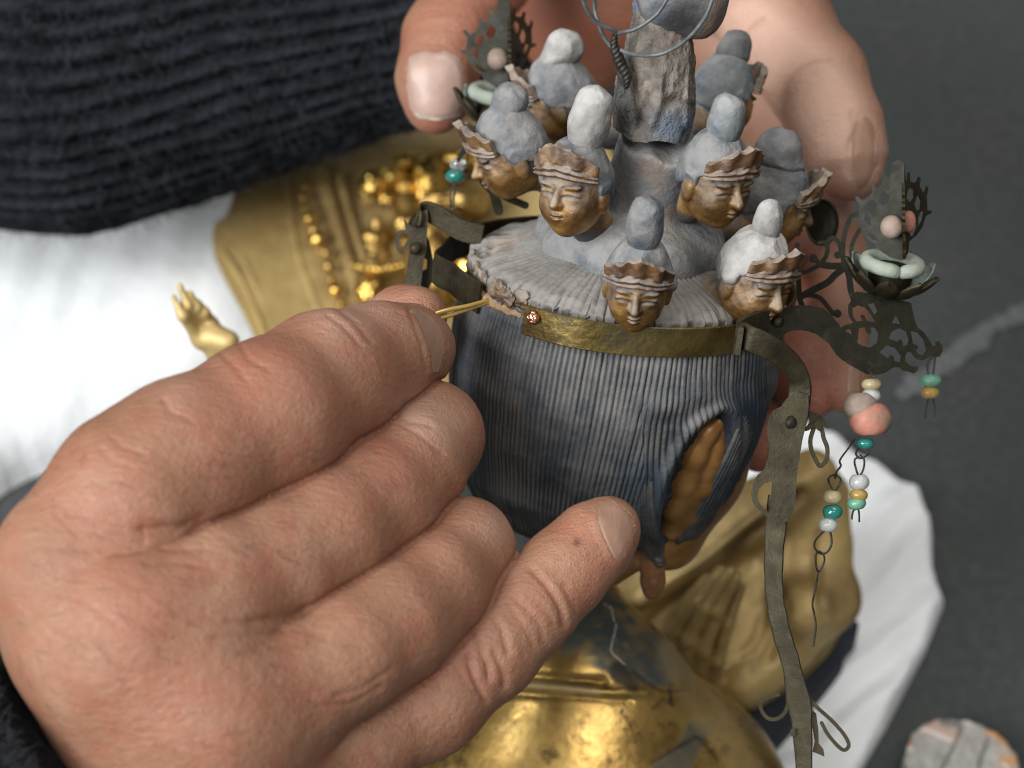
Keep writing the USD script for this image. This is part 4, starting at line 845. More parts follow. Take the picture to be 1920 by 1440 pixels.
# flame ornament: crossed pierced wings with a bead, over a lotus
def flame(ox, oy, s, depth, parent_label, bead_mats, lotus=True, tilt=0.0):
    o0 = np.array([1672.0, 430.0]); D0 = depth
    def T(p): q = (np.array(scale_pts(p, 4.8, 1560, 280)) - o0) * s + [ox, oy]; return [tuple(x) for x in q]
    cx = T([(640, 500)])[0][0]
    wl = Polygon(T([(640, 1000), (520, 970), (400, 890), (385, 850), (320, 810), (275, 750), (240, 660), (175, 632), (185, 612), (238, 618), (243, 500), (205, 435), (225, 418), (275, 465), (330, 430), (362, 385), (352, 310), (372, 305), (400, 355), (455, 310), (462, 265), (448, 205), (470, 195), (500, 255), (518, 270), (540, 120), (600, 92), (650, 130), (650, 300)]))
    hl = [[(468, 372), (522, 420), (503, 482), (450, 505), (420, 462), (435, 400)], [(370, 455), (405, 492), (395, 548), (350, 580), (317, 540), (325, 480)], [(297, 570), (350, 622), (350, 692), (312, 672), (287, 622)], [(315, 735), (375, 768), (430, 825), (370, 815), (327, 782)]]
    wr = Polygon(T([(650, 1000), (690, 920), (695, 830), (760, 775), (815, 700), (845, 600), (895, 575), (900, 550), (860, 550), (855, 420), (870, 360), (850, 320), (825, 390), (790, 330), (800, 260), (775, 242), (750, 300), (705, 290), (700, 210), (680, 205), (668, 290), (650, 120)]))
    hr = [[(700, 345), (730, 370), (728, 440), (700, 475), (672, 440), (680, 380)], [(770, 410), (795, 470), (785, 540), (762, 550), (742, 490)], [(800, 560), (820, 560), (805, 640), (775, 690), (775, 620)], [(700, 560), (745, 600), (760, 700), (720, 790), (700, 760)]]
    crown.part('flame_wing', plate(wl.difference(unary_union([Polygon(T(h)) for h in hl])), lambda x, y: D0 - 1.0 + (cx - x) * 0.035, 0.8), 'dark_bronze', smooth=20)
    crown.part('flame_wing', plate(wr.difference(unary_union([Polygon(T(h)) for h in hr])), lambda x, y: D0 - 0.6 + (x - cx) * 0.11, 0.8), 'bronze', smooth=20)
    # front wing, seen edge on
    a, b = T([(640, 300)])[0], T([(650, 985)])[0]; n = 26
    edge = []
    for t in np.linspace(0, 1, n):
        x, y = a[0] + (b[0] - a[0]) * t, a[1] + (b[1] - a[1]) * t
        edge.append((x, y, D0 - 1.5 - 4.8 * math.sin(math.pi * min(1, t * 0.9 + 0.06)) - 0.9 * (int(t * 12) % 2)))
    vv = np.array([P(x + sx, y, d) for x, y, d in edge for sx in (-3.2 * s, 3.2 * s)] + [P(x + sx, y, D0 - 0.8) for x, y, d in edge for sx in (-2.4 * s, 2.4 * s)])
    q = []
    for i in range(n - 1):
        f0, f1, b0, b1 = 2 * i, 2 * i + 1, 2 * n + 2 * i, 2 * n + 2 * i + 1
        q += [(f0, f0 + 2, f1 + 2, f1), (f0, b0, b0 + 2, f0 + 2), (f1, f1 + 2, b1 + 2, b1)]
    q += [(0, 1, 2 * n + 1, 2 * n), (2 * n - 2, 4 * n - 2, 4 * n - 1, 2 * n - 1)]
    crown.part('flame_wing', fixw(vv, tri(q)), 'bronze', smooth=25)
    bx = T([(540, 700)])[0]; crown.part('bead', blob(P(*bx, D0 - 3.2), mm(22 * s, D0), None, 3, 0.06, 3), bead_mats[0], smooth=True)
    if bead_mats[1]: bx = T([(690, 650)])[0]; crown.part('bead', blob(P(*bx, D0 - 1.4), np.array([1.0, 1.6, 1.0]) * mm(13 * s, D0), None, 3, 0.05, 4), bead_mats[1], smooth=True)
    if not lotus: return
    c = P(*T([(550, 1010)])[0], D0); up = unit(EU + [0.02, 0, 0.10]); ex = unit(np.cross(EY, up)); ey = np.cross(up, ex); fr = np.array([ex, ey, up]); k = s * D0 / FPX
    th = np.linspace(0, 2 * np.pi, 61)[:-1]
    rr = 45 + 4 * np.cos(2 * th); cl = np.exp(-((th - 1.5 * np.pi - 0.25) / 0.22) ** 2)
    path = c + k * ((rr * (1 - 0.10 * cl) * np.cos(th))[:, None] * ex + (0.86 * rr * (1 - 0.16 * cl) * np.sin(th))[:, None] * ey - (4 + 8 * cl)[:, None] * up)
    crown.part('lotus_ring', tube(path, k * 14 * (1 - 0.22 * cl), 12, True), 'plaster_ring', smooth=True, label='pale plaster ring in the lotus')
    crown.part('lotus_cup', revolve([(0.01, -6 * k), (41 * k, -8 * k), (42 * k, -30 * k), (40 * k, -56 * k), (30 * k, -66 * k), (.01, -68 * k)], c, fr, 32), 'dark_bronze', smooth=30)
    for i in range(9):
        a0 = i * 2 * math.pi / 9 + 0.35; nu, nv = 11, 9; rng = np.random.default_rng(i)
        U, V = np.meshgrid(np.linspace(0, 1, nu), np.linspace(-1, 1, nv), indexing='ij')
        wd = 0.40 * np.sqrt(np.clip(1 - U ** 2.6, 0, 1)) * (0.75 + 0.5 * U * (1 - U) * 2) + 0.004
        R_p = (36 + 60 * U - 3 * U ** 2) + 5 * (V ** 2) * -1; Zp = -62 + 14 * U + (33 + 12 * rng.random()) * U ** 2.2 + 9 * V ** 2 * (1 - U)
        A = a0 + V * wd; pts = c + k * ((R_p * np.cos(A))[..., None] * ex + (R_p * np.sin(A))[..., None] * ey + Zp[..., None] * up)
        v1 = pts.reshape(-1, 3); v2 = v1 + up * 0.28 - (np.cos(a0) * ex + np.sin(a0) * ey) * 0.25; n0 = nu * nv
        ii, jj = np.meshgrid(np.arange(nu - 1), np.arange(nv - 1), indexing='ij'); ii, jj = ii.ravel(), jj.ravel()
        qd = np.stack([ii * nv + jj, (ii + 1) * nv + jj, (ii + 1) * nv + jj + 1, ii * nv + jj + 1], 1); fs = [tri(qd), tri(qd[:, ::-1] + n0)]
        loop = [x * nv for x in range(nu)] + [(nu - 1) * nv + y for y in range(1, nv)] + [x * nv + nv - 1 for x in range(nu - 2, -1, -1)] + [y for y in range(nv - 2, 0, -1)]
        e = np.array([(p, r, r + n0, p + n0) for p, r in zip(loop, loop[1:] + loop[:1])]); fs.append(tri(e[:, ::-1]))
        crown.part('petal', fixw(np.vstack([v1, v2]), np.vstack(fs)), 'verdigris' if 0.1 < math.sin(a0) or i == 0 else 'bronze', smooth=True)
flame(1672, 430, 1.0, 385, '', ('pale_coral', 'coral'))
flame(934, 115, 0.95, 424, '', ('pale_coral', None))

# ---------------------------------------------------------------- wire tie, pin and bead pendants
def wire_thing(name, label, cat_, lines, r, m, wname='wire'):
    allp = np.vstack([np.asarray(l) for l in lines]); t = Thing(name, label, cat_, base=allp[np.argmin(level(allp))])
    for l in lines: t.part(wname, tube(spline(l, 8), r, 8), m, smooth=True)
    return t
Zw = lambda p, d: PP([(*q, dd) for q, dd in zip(scale_pts(p, 4.8, 1060, 0), d if np.ndim(d) else [d] * len(p))])
tie = wire_thing('tie_wire', 'thin grey wire looped and knotted around the broken topknot', 'wire',
    [Zw([(150, -60), (160, 0), (190, 80), (260, 180), (330, 230), (430, 270), (462, 305)], [372, 373, 374, 376, 377, 378, 379]),
     Zw([(245, -60), (262, 0), (268, 100), (300, 220), (350, 340), (415, 430)], [376, 377, 378, 378, 379, 379.5]),
     Zw([(470, 300), (540, 285), (620, 265), (720, 210), (830, 120), (910, 0), (930, -60)], [379, 377, 376, 375, 374, 373, 372]),
     Zw([(500, 450), (560, 475), (650, 495), (760, 500), (880, 480), (1020, 410), (1150, 300), (1260, 150), (1320, 0), (1335, -60)], [378, 377, 375, 373, 372, 372, 373, 374, 374, 374])], mm(4.1, 377), 'grey_wire')
kn = []
for j in range(3):
    u = np.linspace(0, 1, 30); cx = np.interp(u, [0, .2, .5, .8, 1], [445, 435, 490, 560, 548]) + (8 + 22 * np.sin(np.pi * u)) * np.cos(u * 26 + j * 2.1); cy = np.interp(u, [0, 1], [310, 800])
    kn.append(tube(Zw(list(zip(cx, cy)), list(379.5 - 1.0 * np.sin(u * 26 + j * 2.1) + 0.6 * u)), mm(4.6, 379) * np.interp(u, [0, .5, .85, 1], [0.8, 1.5, 1.2, .3]), 7))
tie.part('knot', cat(*kn), 'dark_wire', smooth=True)

pin = Thing('cotter_pin', 'shiny gold folded wire pin held between thumb and index finger', 'pin', base=P(860, 582, 385))
pin.part('wire', tube(spline(PP([(915, 563, 378), (880, 573, 375), (845, 580, 373), (822, 586, 372), (811, 591, 371.8), (815, 599, 372), (836, 594, 373), (870, 582, 375), (915, 567, 378)]), 6), mm(4.3, 376), 8), 'gold_wire', smooth=True)

def pendant(name, label, beads, wires, d, extra=()):
    pts = PP([(*b[:2], d) for b in beads]); t = Thing(name, label, 'bead pendant', base=pts[np.argmin(level(pts))])
    for i, (x, y, rx, ry, m) in enumerate(beads):
        v, f = blob(np.zeros(3), 1.0, None, 3, 0.05, i)
        hh = np.linalg.norm(v[:, [0, 2]], axis=1); v[:, 1] *= 1 - 0.35 * np.exp(-(hh / 0.35) ** 2)
        rot = 0.2 * math.sin(i * 3.1); R = np.array([[math.cos(rot), math.sin(rot), 0], [-math.sin(rot), math.cos(rot), 0], [0, 0, 1]])
        t.part('bead', ((v * [mm(rx, d), mm(ry, d), mm(rx, d)]) @ R + P(x, y, d), f), m, smooth=True)
    for l in wires:
        w = np.array([(x, y, d - 0.2 + 0.35 * math.sin(i * 2.2)) for i, (x, y) in enumerate(l)]); t.part('wire', tube(spline(PP(w), 7), mm(2.0, d), 6), 'dark_wire', smooth=True)
    return t
Zp = lambda *p: scale_pts(p, 3.2, 1300, 700)
pendant('bead_pendant', 'largest pendant with a round coral bead and two dangling strands of small beads', [(1634, 721, 19, 13, 'ochre_bead'), (1633, 742, 18, 15, 'milky_glass'), (1614, 762, 33, 31, 'pale_coral'), (1632, 786, 41, 36, 'coral'), (1622, 832, 17, 12, 'teal_glass'),
        (1611, 904, 19, 17, 'milky_glass'), (1610, 928, 17, 13, 'amber_glass'), (1606, 944, 18, 13, 'green_glass'), (1561, 932, 18, 15, 'ochre_bead'), (1561, 960, 19, 16, 'teal_glass'), (1553, 984, 18, 15, 'milky_glass')],
        [Zp((1050, -20), (1070, 0), (1085, 20), (1075, 60)), Zp((1000, 440), (975, 480), (1000, 510), (1045, 490), (1050, 455), (1030, 430)), Zp((995, 500), (968, 520), (975, 570), (995, 615), (1020, 575), (1025, 520), (1000, 490)), Zp((990, 810), (960, 825), (950, 875)), Zp((990, 810), (995, 850), (995, 890)),
         Zp((1000, 390), (970, 395), (930, 450), (880, 520), (885, 555), (860, 590), (850, 632)), Zp((850, 715), (815, 660), (815, 625), (850, 610), (882, 630), (880, 660), (850, 712)), Zp((790, 940), (735, 1000), (728, 1045), (760, 1080), (800, 1075), (828, 1030), (828, 980), (818, 940)),
         Zp((760, 1065), (735, 1090), (738, 1160), (755, 1190), (785, 1130), (780, 1085), (755, 1068)), Zp((750, 1190), (735, 1280), (715, 1380), (725, 1440), (735, 1520), (720, 1640))], 383)
pendant('bead_pendant', 'blurred pendant with one green and one amber bead at the far right of the crown', [(1745, 714, 20, 14, 'green_glass'), (1744, 736, 17, 13, 'amber_glass')],
        [[(1754, 662), (1741, 680), (1740, 700), (1744, 712)], [(1754, 662), (1752, 685), (1749, 705)], [(1742, 742), (1737, 762), (1735, 784)], [(1748, 742), (1752, 762), (1752, 782)]], 408)
pendant('bead_pendant', 'pendant with clear and teal glass beads beside the sleeve at left', [(859, 308, 16, 13, 'clear_glass'), (854, 330, 19, 14, 'teal_glass')],
        [[(868, 275), (862, 295), (858, 310)], [(852, 340), (846, 362), (845, 388)], [(854, 340), (852, 365), (850, 388)], [(825, 385), (838, 396), (856, 390), (866, 394)]], 418)

# ---------------------------------------------------------------- the person: two hands and the sleeves
person = Thing('person', 'person in black knitted sweater holding the statue head and pinching a gold pin', 'person', base=P(-200, 900, 420))
def hand(fn, pts, h, extra_disp, seed, attrs_fn):
    v, f = sculpt(fn, pts, h, 4.0, 3)
    n = normals(v, f)
    v = v + n * (0.55 * noise(v, 0.07, seed, 3) + 0.16 * noise(v, 0.4, seed + 1, 3))[:, None]
    n = normals(v, f); v = v + n * extra_disp(v, n)[:, None]
    return (v, f), attrs_fn(v, normals(v, f))

IDX = [(140, 1035, 331, 128), (250, 932, 334, 148), (345, 866, 338, 143), (500, 788, 346, 139), (612, 718, 356, 124), (712, 672, 366, 102), (768, 655, 372, 80), (790, 650, 375, 58)]
MID = [(240, 1180, 329, 150), (400, 1112, 333, 122), (515, 1060, 339, 109), (605, 1006, 345, 110), (690, 946, 353, 108), (765, 878, 361, 104), (803, 818, 369, 98), (806, 812, 380, 92), (780, 850, 394, 76)]
RNG_ = [(400, 1335, 332, 140), (560, 1270, 335, 106), (645, 1224, 338, 100), (730, 1170, 344, 100), (810, 1105, 352, 103), (858, 1042, 361, 104), (852, 1045, 376, 90)]
PNK = [(430, 1440, 340, 140), (640, 1390, 346, 118), (800, 1310, 352, 104), (915, 1215, 356, 92), (990, 1140, 359, 85), (1060, 1070, 362, 79), (1120, 1010, 364, 70), (1146, 985, 365, 50)]
THB = [(360, 1010, 372, 130), (600, 780, 386, 95), (700, 660, 392, 78), (758, 605, 391, 66), (786, 590, 388, 52)]
PALM = [(190, 1190, 338, 175), (330, 1330, 342, 190), (300, 1560, 348, 210), (180, 1700, 352, 200)]
CUTS = []
def cleft(line, dl): CUTS.append((spline(np.array(line, float), 5), np.array(dl, float)))
cleft([(300, 985), (390, 988), (470, 962), (560, 908), (640, 852), (740, 775), (835, 704)], [327, 330, 335, 343, 350, 357, 362])
cleft([(520, 1170), (590, 1142), (650, 1105), (760, 1025), (830, 955), (890, 895)], [329, 334, 338, 347, 353, 358])
cleft([(650, 1335), (720, 1295), (790, 1248), (860, 1205), (930, 1150), (968, 1090)], [337, 342, 346, 350, 353, 356])
def right_hand(p):
    a, b, c, d, e = (chain(p, q, 3.0) for q in (IDX, MID, RNG_, PNK, THB))
    g = smin(smin(smin(a, b, 0.6), c, 0.6), d, 0.6); g = smin(g, e, 1.0)
    pl = chain(p, PALM, 10.0)
    pl = smin(pl, chain(p, [(125, 1085, 332, 132), (255, 1205, 330.5, 165), (400, 1325, 333, 165), (520, 1455, 342, 135)], 8), 8)
    g = smin(g, pl, 5.0)
    return g
Zh = lambda *p: scale_pts(p, 1.566, 0, 520)
Zk = lambda *p: scale_pts(p, 4.174, 840, 980)
FOLDS = [Zk((660, 370), (770, 480), (860, 620), (890, 700), (905, 810)), Zk((510, 580), (620, 680), (720, 800), (745, 930)), Zk((350, 740), (420, 830), (450, 950), (465, 1010)), Zk((480, 650), (560, 780), (640, 880), (665, 985)),
         Zk((190, 880), (250, 950), (270, 1050), (310, 1120), (320, 1200)), Zk((160, 1040), (190, 1180), (240, 1290), (290, 1390)), Zk((360, 1020), (400, 1100), (435, 1200), (440, 1280)), Zk((720, 640), (790, 740), (830, 830)), Zk((900, 480), (940, 580), (990, 700)), Zk((80, 1150), (160, 1280), (210, 1340))]
FINE = [Zh((200, 690), (290, 733), (400, 742), (560, 722)), Zh((180, 670), (225, 735), (300, 768), (420, 775)), Zh((110, 795), (250, 800), (420, 785)), Zh((150, 640), (170, 700), (230, 760)), Zh((480, 360), (500, 400), (560, 420)), Zh((700, 190), (730, 240), (790, 270)), Zh((640, 215), (690, 260), (720, 300)),
        Zh((960, 115), (1000, 140), (1060, 200)), Zh((990, 95), (1040, 130), (1090, 190)), Zh((330, 470), (360, 500), (420, 520)), Zh((290, 500), (330, 540), (390, 560)), Zh((620, 1060), (760, 1050), (900, 1030)), Zh((560, 1020), (700, 1015), (800, 1000)), Zh((700, 1110), (850, 1090), (960, 1060)), Zh((300, 1060), (330, 1130), (400, 1180)),
        Zh((980, 1230), (1060, 1210), (1150, 1150)), Zh((930, 1260), (1040, 1250), (1120, 1200)), Zh((1150, 400), (1200, 430), (1260, 440)), Zh((1170, 430), (1220, 460), (1300, 520)), Zh((430, 850), (500, 840), (620, 850)), Zh((350, 820), (460, 800), (600, 800)), Zh((170, 930), (260, 960), (340, 1020)), Zh((90, 980), (160, 1040), (260, 1100))]
HAIRS = []
NAIL_P = [(1118, 950), (1140, 938), (1168, 944), (1188, 965), (1192, 995), (1180, 1030), (1160, 1056), (1148, 1050), (1130, 1010), (1116, 978)]
NAIL_I = [(764, 582), (785, 578), (812, 596), (830, 622), (834, 660), (822, 700), (806, 696), (800, 660), (782, 615)]
FA = [.42, .2, .3, .1, .36, .42, .3, .08, .1, .15]
FAT = lambda ch, k, m: [(x, y, d + (k - 1) * r * d / FPX, r * k) if i < len(ch) - m else (x, y, d, r) for i, (x, y, d, r) in enumerate(ch)]
IDX, MID, RNG_ = FAT(IDX, 1.05, 3), FAT(MID, 1.16, 4), FAT(RNG_, 1.16, 3)
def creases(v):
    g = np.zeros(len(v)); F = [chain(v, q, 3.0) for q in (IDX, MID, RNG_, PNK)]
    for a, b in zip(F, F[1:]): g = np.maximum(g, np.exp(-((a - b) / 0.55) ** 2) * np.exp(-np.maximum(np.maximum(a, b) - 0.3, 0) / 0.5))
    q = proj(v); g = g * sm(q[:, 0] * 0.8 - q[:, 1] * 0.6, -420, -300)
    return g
def rh_disp(v, n):
    d = np.zeros(len(v))
    for i, l in enumerate(FOLDS): d -= FA[i] * (stroke(v, l, 5.0, n) + 0.4 * stroke(v, l, 13, n)); d += 0.5 * FA[i] * stroke(v, [(x + 15, y + 4) for x, y in l], 11, n)
    for l in FINE: d -= 0.22 * stroke(v, l, 5.0, n)
    for x, y, w, a in ((300, 800, 60, .5), (795, 790, 45, .6), (905, 970, 45, .5), (620, 600, 45, .3), (250, 1060, 90, 0.5), (400, 1230, 90, 0.5)): d += a * stroke(v, [(x, y)], w, n)
    d -= 0.75 * creases(v)
    for pg in (NAIL_P, NAIL_I): d += 0.22 * stroke(v, pg + pg[:1], 8, n)
    d -= 0.5 * stroke(v, Zh((420, 740), (520, 745), (590, 715)), 13, n) + 0.4 * stroke(v, Zh((740, 1015), (820, 1005), (900, 975)), 13, n)
    # tip of the index: bed of the nail
    d -= 0.30 * stroke(v, [(765, 580), (790, 640), (800, 690)], 5, n)
    return d
def rh_attr(v, n):
    red = 0.55 * stroke(v, [(520, 690), (420, 760)], 80, n) + 0.5 * stroke(v, [(720, 870)], 90, n) + 0.55 * stroke(v, [(520, 1040)], 40, n) + 0.2 * stroke(v, Zk((250, 1000), (320, 1200)), 30, n) + 0.7 * stroke(v, Zk((1150, 450), (1100, 550)), 28, n) + 0.6 * stroke(v, Zk((1000, 60), (1060, 120)), 34, n) + 0.4 * stroke(v, [(180, 960), (250, 1130)], 90, n) + 0.45 * stroke(v, [(300, 1330)], 130, n) + 0.3 * stroke(v, [(830, 1000)], 60, n)
    pale = 0.6 * stroke(v, [(780, 770), (830, 800)], 40, n) + 0.5 * stroke(v, [(940, 985)], 40, n) + 0.4 * stroke(v, [(620, 600), (700, 590)], 35, n) + 0.3 * stroke(v, [(330, 740)], 40, n)
    line = 0.55 * creases(v + n * 0.5)  # shade of finger gaps and folds, painted into the skin colour
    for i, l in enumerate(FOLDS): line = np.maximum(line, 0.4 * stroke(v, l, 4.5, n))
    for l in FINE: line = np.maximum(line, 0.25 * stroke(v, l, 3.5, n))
    mole = np.maximum.reduce([stroke(v, [(1081, 1017)], 7, n), 0.6 * stroke(v, [(795, 795)], 3, n) * 0, 0.4 * stroke(v, [(438, 1364)], 4, n)])
    return dict(red=np.clip(0.7 * red, 0, .8), pale=np.clip(pale, 0, 1), line=line, mole=mole)
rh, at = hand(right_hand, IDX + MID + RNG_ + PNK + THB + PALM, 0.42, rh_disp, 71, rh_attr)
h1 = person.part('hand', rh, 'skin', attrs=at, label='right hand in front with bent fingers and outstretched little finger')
def nail(vf, poly, lift, parent, mat_='nail', round_=14, edge=None):
    F = Front(vf); pg = Polygon(poly).buffer(-round_ * 0.5).buffer(round_ * 0.5); x0, y0, x1, y1 = pg.bounds; st = 2.2
    X, Y = np.meshgrid(np.arange(x0, x1 + st, st), np.arange(y0, y1 + st, st)); q = np.c_[X.ravel(), Y.ravel()]; pts = shapely.points(q)
    ins = shapely.contains(pg, pts); dd = shapely.distance(pts, pg.exterior); snap = ~ins & (dd < st * 1.2)
    if snap.any():
        o = shapely.line_interpolate_point(pg.exterior, shapely.line_locate_point(pg.exterior, pts[snap])); q[snap] = np.c_[shapely.get_x(o), shapely.get_y(o)]
    dd = np.where(ins, dd, 0); keep = (ins | snap).reshape(X.shape); idx = np.nonzero(keep.ravel())[0]
    D = np.full(len(q), np.nan); D[idx] = [F(*q[i], k=24) for i in idx]
    g = D.reshape(X.shape)
    for _ in range(10):
        w = np.nan_to_num(g); m = ~np.isnan(g); s_, c_ = np.zeros_like(w), np.zeros_like(w)
        for dy, dx in ((0, 1), (0, -1), (1, 0), (-1, 0)): s_ += np.roll(w * m, (dy, dx), (0, 1)); c_ += np.roll(m, (dy, dx), (0, 1))
        g = np.where(m, 0.5 * w + 0.5 * s_ / np.maximum(c_, 1), np.nan)
    D = g.ravel(); up = lift * sm(dd, -1, 10)
    v = np.array([P(x, y, d - u) for (x, y), d, u in zip(q[idx], D[idx], up[idx])]); back = np.array([P(x, y, d + 1.2) for (x, y), d in zip(q[idx], D[idx])])
    re = -np.ones(len(q), int); re[idx] = np.arange(len(idx)); n = X.shape[1]; K = keep
    i, j = np.nonzero(K[:-1, :-1] & K[1:, :-1] & K[:-1, 1:] & K[1:, 1:]); f = re[tri(np.stack([i * n + j, (i + 1) * n + j, (i + 1) * n + j + 1, i * n + j + 1], 1))]
    e = np.vstack([f[:, [0, 1]], f[:, [1, 2]], f[:, [2, 0]]]); key = {(a, b) for a, b in e.tolist()}; rim = np.array([(a, b) for a, b in key if (b, a) not in key]); k = len(v)
    side = np.vstack([np.c_[rim[:, 0], rim[:, 0] + k, rim[:, 1]], np.c_[rim[:, 1], rim[:, 0] + k, rim[:, 1] + k]])
    ed = np.zeros(k) if edge is None else np.exp(-(shapely.distance(shapely.points(q[idx]), LineString(edge)) / 5.0) ** 2)
    person.part('fingernail', (np.vstack([v, back]), np.vstack([f, side, f[:, ::-1] + k])), mat_, parent=parent, attrs=dict(edge=np.r_[ed, ed]))
nail(rh, NAIL_P, 0.18, h1, 'nail_dim', edge=[(1116, 978), (1130, 1010), (1150, 1055)])
nail(rh, NAIL_I, 0.15, h1, 'nail_dim', edge=[(766, 584), (782, 615), (800, 660), (806, 694)])

LTH = [(1020, -170, 458, 100), (900, -40, 448, 84), (836, 70, 441, 74), (818, 150, 437, 68), (816, 200, 436, 52)]
LPALM = [(1120, -40, 486, 170), (1260, -160, 480, 170), (1100, 60, 492, 110)]
LIX = [(1240, -170, 466, 130), (1370, -60, 452, 112), (1462, 50, 441, 94), (1530, 150, 433, 90), (1570, 240, 428, 80), (1590, 300, 426, 66), (1594, 322, 426, 48)]
LMD = [(1330, 60, 474, 95), (1430, 200, 458, 82), (1510, 340, 446, 76), (1556, 480, 436, 62), (1570, 600, 427, 54), (1580, 700, 420, 46), (1580, 735, 418, 38)]
LRG = [(1320, 200, 470, 80), (1400, 440, 450, 75), (1470, 600, 432, 66), (1502, 690, 421, 60), (1524, 745, 417, 42)]
LLT = [(1300, 400, 460, 60), (1380, 700, 436, 55), (1424, 800, 426, 50), (1424, 845, 424, 40)]
def left_hand(p):
    a, b, c, d, e = (chain(p, q, 4.0) for q in (LTH, LIX, LMD, LRG, LLT))
    g = smin(smin(smin(b, c, 1.2), d, 1.2), e, 1.2)
    pl = chain(p, LPALM, 8)
    return smin(smin(g, pl, 8), a, 8)
Zn = lambda *p: scale_pts(p, 2.667, 1200, 0)
LF = [Zn((720, 420), (780, 360), (860, 310), (960, 300)), Zn((530, 190), (540, 150), (620, 90)), Zn((700, 500), (730, 440), (760, 400)), [(778, 60), (820, 48), (870, 62)], [(775, 78), (830, 84), (875, 80)], [(768, 28), (820, 20), (880, 30)], [(770, 96), (800, 84), (850, 86), (876, 100)], Zn((590, 430), (640, 500), (700, 560)), Zn((560, 450), (610, 470), (660, 480))]
def lh_disp(v, n):
    d = np.zeros(len(v))
    for l in LF: d -= 0.13 * stroke(v, l, 6, n)
    d += 0.25 * stroke(v, [(764, 150), (762, 112), (790, 98), (838, 97), (868, 110), (876, 150), (880, 190)], 9, n)
    d -= 0.4 * stroke(v, [(1598, 215), (1606, 240), (1592, 268), (1595, 330)], 5, n) + 0.35 * stroke(v, [(762, 108), (790, 95), (840, 95), (868, 112)], 6, n)
    return d
def lh_attr(v, n):
    red = 0.9 * stroke(v, Zn((760, 500), (840, 700), (920, 820)), 45, n) + 0.5 * stroke(v, Zn((900, 900), (1000, 960)), 40, n) + 0.9 * stroke(v, [(1480, 660), (1520, 740)], 60, n) + 1.0 * stroke(v, [(1420, 760), (1430, 850)], 60, n) + 0.5 * stroke(v, [(1500, 480), (1490, 550)], 40, n) + 0.5 * stroke(v, [(800, 240), (850, 235)], 20, n) + 0.7 * stroke(v, [(950, 30), (1150, 120)], 130, n)
    pale = 0.9 * stroke(v, [(1400, 60), (1520, 200), (1580, 300)], 90, n) + 0.8 * stroke(v, Zn((560, 180), (800, 330), (950, 500)), 60, n) + 0.4 * stroke(v, [(1595, 500)], 40, n)
    line = np.zeros(len(v))  # crease shade painted into the skin here too
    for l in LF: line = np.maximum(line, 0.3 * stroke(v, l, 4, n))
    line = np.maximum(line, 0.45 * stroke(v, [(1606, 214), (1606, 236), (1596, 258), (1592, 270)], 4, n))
    return dict(red=np.clip(red, 0, .9), pale=np.clip(pale, 0, 1), line=line, mole=0 * line)
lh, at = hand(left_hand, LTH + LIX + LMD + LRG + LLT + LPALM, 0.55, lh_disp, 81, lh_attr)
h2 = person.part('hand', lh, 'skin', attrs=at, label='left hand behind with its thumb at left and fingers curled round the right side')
nail(lh, [(764, 108), (790, 96), (835, 95), (862, 108), (872, 140), (876, 185), (866, 218), (820, 226), (782, 222), (768, 200), (760, 150)], 0.5, h2, round_=30, edge=[(770, 215), (820, 226), (868, 216)])
nail(lh, [(1606, 226), (1622, 216), (1636, 232), (1644, 270), (1642, 310), (1628, 345), (1606, 362), (1598, 340), (1594, 290), (1596, 262)], 0.4, h2, 'nail_dim', edge=[(1594, 262), (1596, 310), (1604, 360)])
nail(lh, [(1585, 690), (1600, 680), (1612, 700), (1612, 735), (1596, 752), (1584, 735)], 0.3, h2, 'nail_dim')

def hand_hairs(path, vf, count, base):
    v, f = vf; n = normals(v, f); q = proj(v); rng = np.random.default_rng(31)
    ok = np.nonzero((np.einsum('ij,ij->i', n, -v) / np.linalg.norm(v, axis=1) > 0.1) & (q[:, 0] > 30) & (q[:, 0] < 830) & (q[:, 1] > 840) & (q[:, 1] < 1440))[0]
    s = rng.choice(ok, count); p0 = v[s]; dr = np.array([0.75, -0.35, 0.1]) + rng.normal(0, 0.35, (count, 3)); dr -= (dr * n[s]).sum(1)[:, None] * n[s]; ln = (1.6 + 3.0 * rng.random(count))[:, None]
    pts = np.stack([p0 - n[s] * .2, p0 + dr * ln * .4 + n[s] * ln * .12, p0 + dr * ln * .75 + n[s] * ln * .14, p0 + dr * ln + n[s] * ln * .06], 1).reshape(-1, 3)
    c = UsdGeom.BasisCurves.Define(stage, path); c.CreateTypeAttr('linear'); c.CreatePointsAttr(Vt.Vec3fArray.FromNumpy((world(pts) - base).astype(np.float32)))
    c.CreateCurveVertexCountsAttr(Vt.IntArray.FromNumpy(np.full(count, 4, np.int32))); c.CreateWidthsAttr(Vt.FloatArray.FromNumpy(np.tile(np.array([6e-5, 5e-5, 4e-5, 1.5e-5]), count).astype(np.float32))); c.SetWidthsInterpolation('vertex')
    UsdShade.MaterialBindingAPI.Apply(c.GetPrim()).Bind(UsdShade.Material.Get(stage, '/World/Looks/hand_hair')); c.GetPrim().SetCustomDataByKey('kind', 'stuff')
mat('hand_hair', [(0.3, (0.03, 0.015, 0.01)), (0.7, (0.09, 0.05, 0.03))], rough=0.5)
hand_hairs(h1 + '/hand_hairs', rh, 260, person.base)

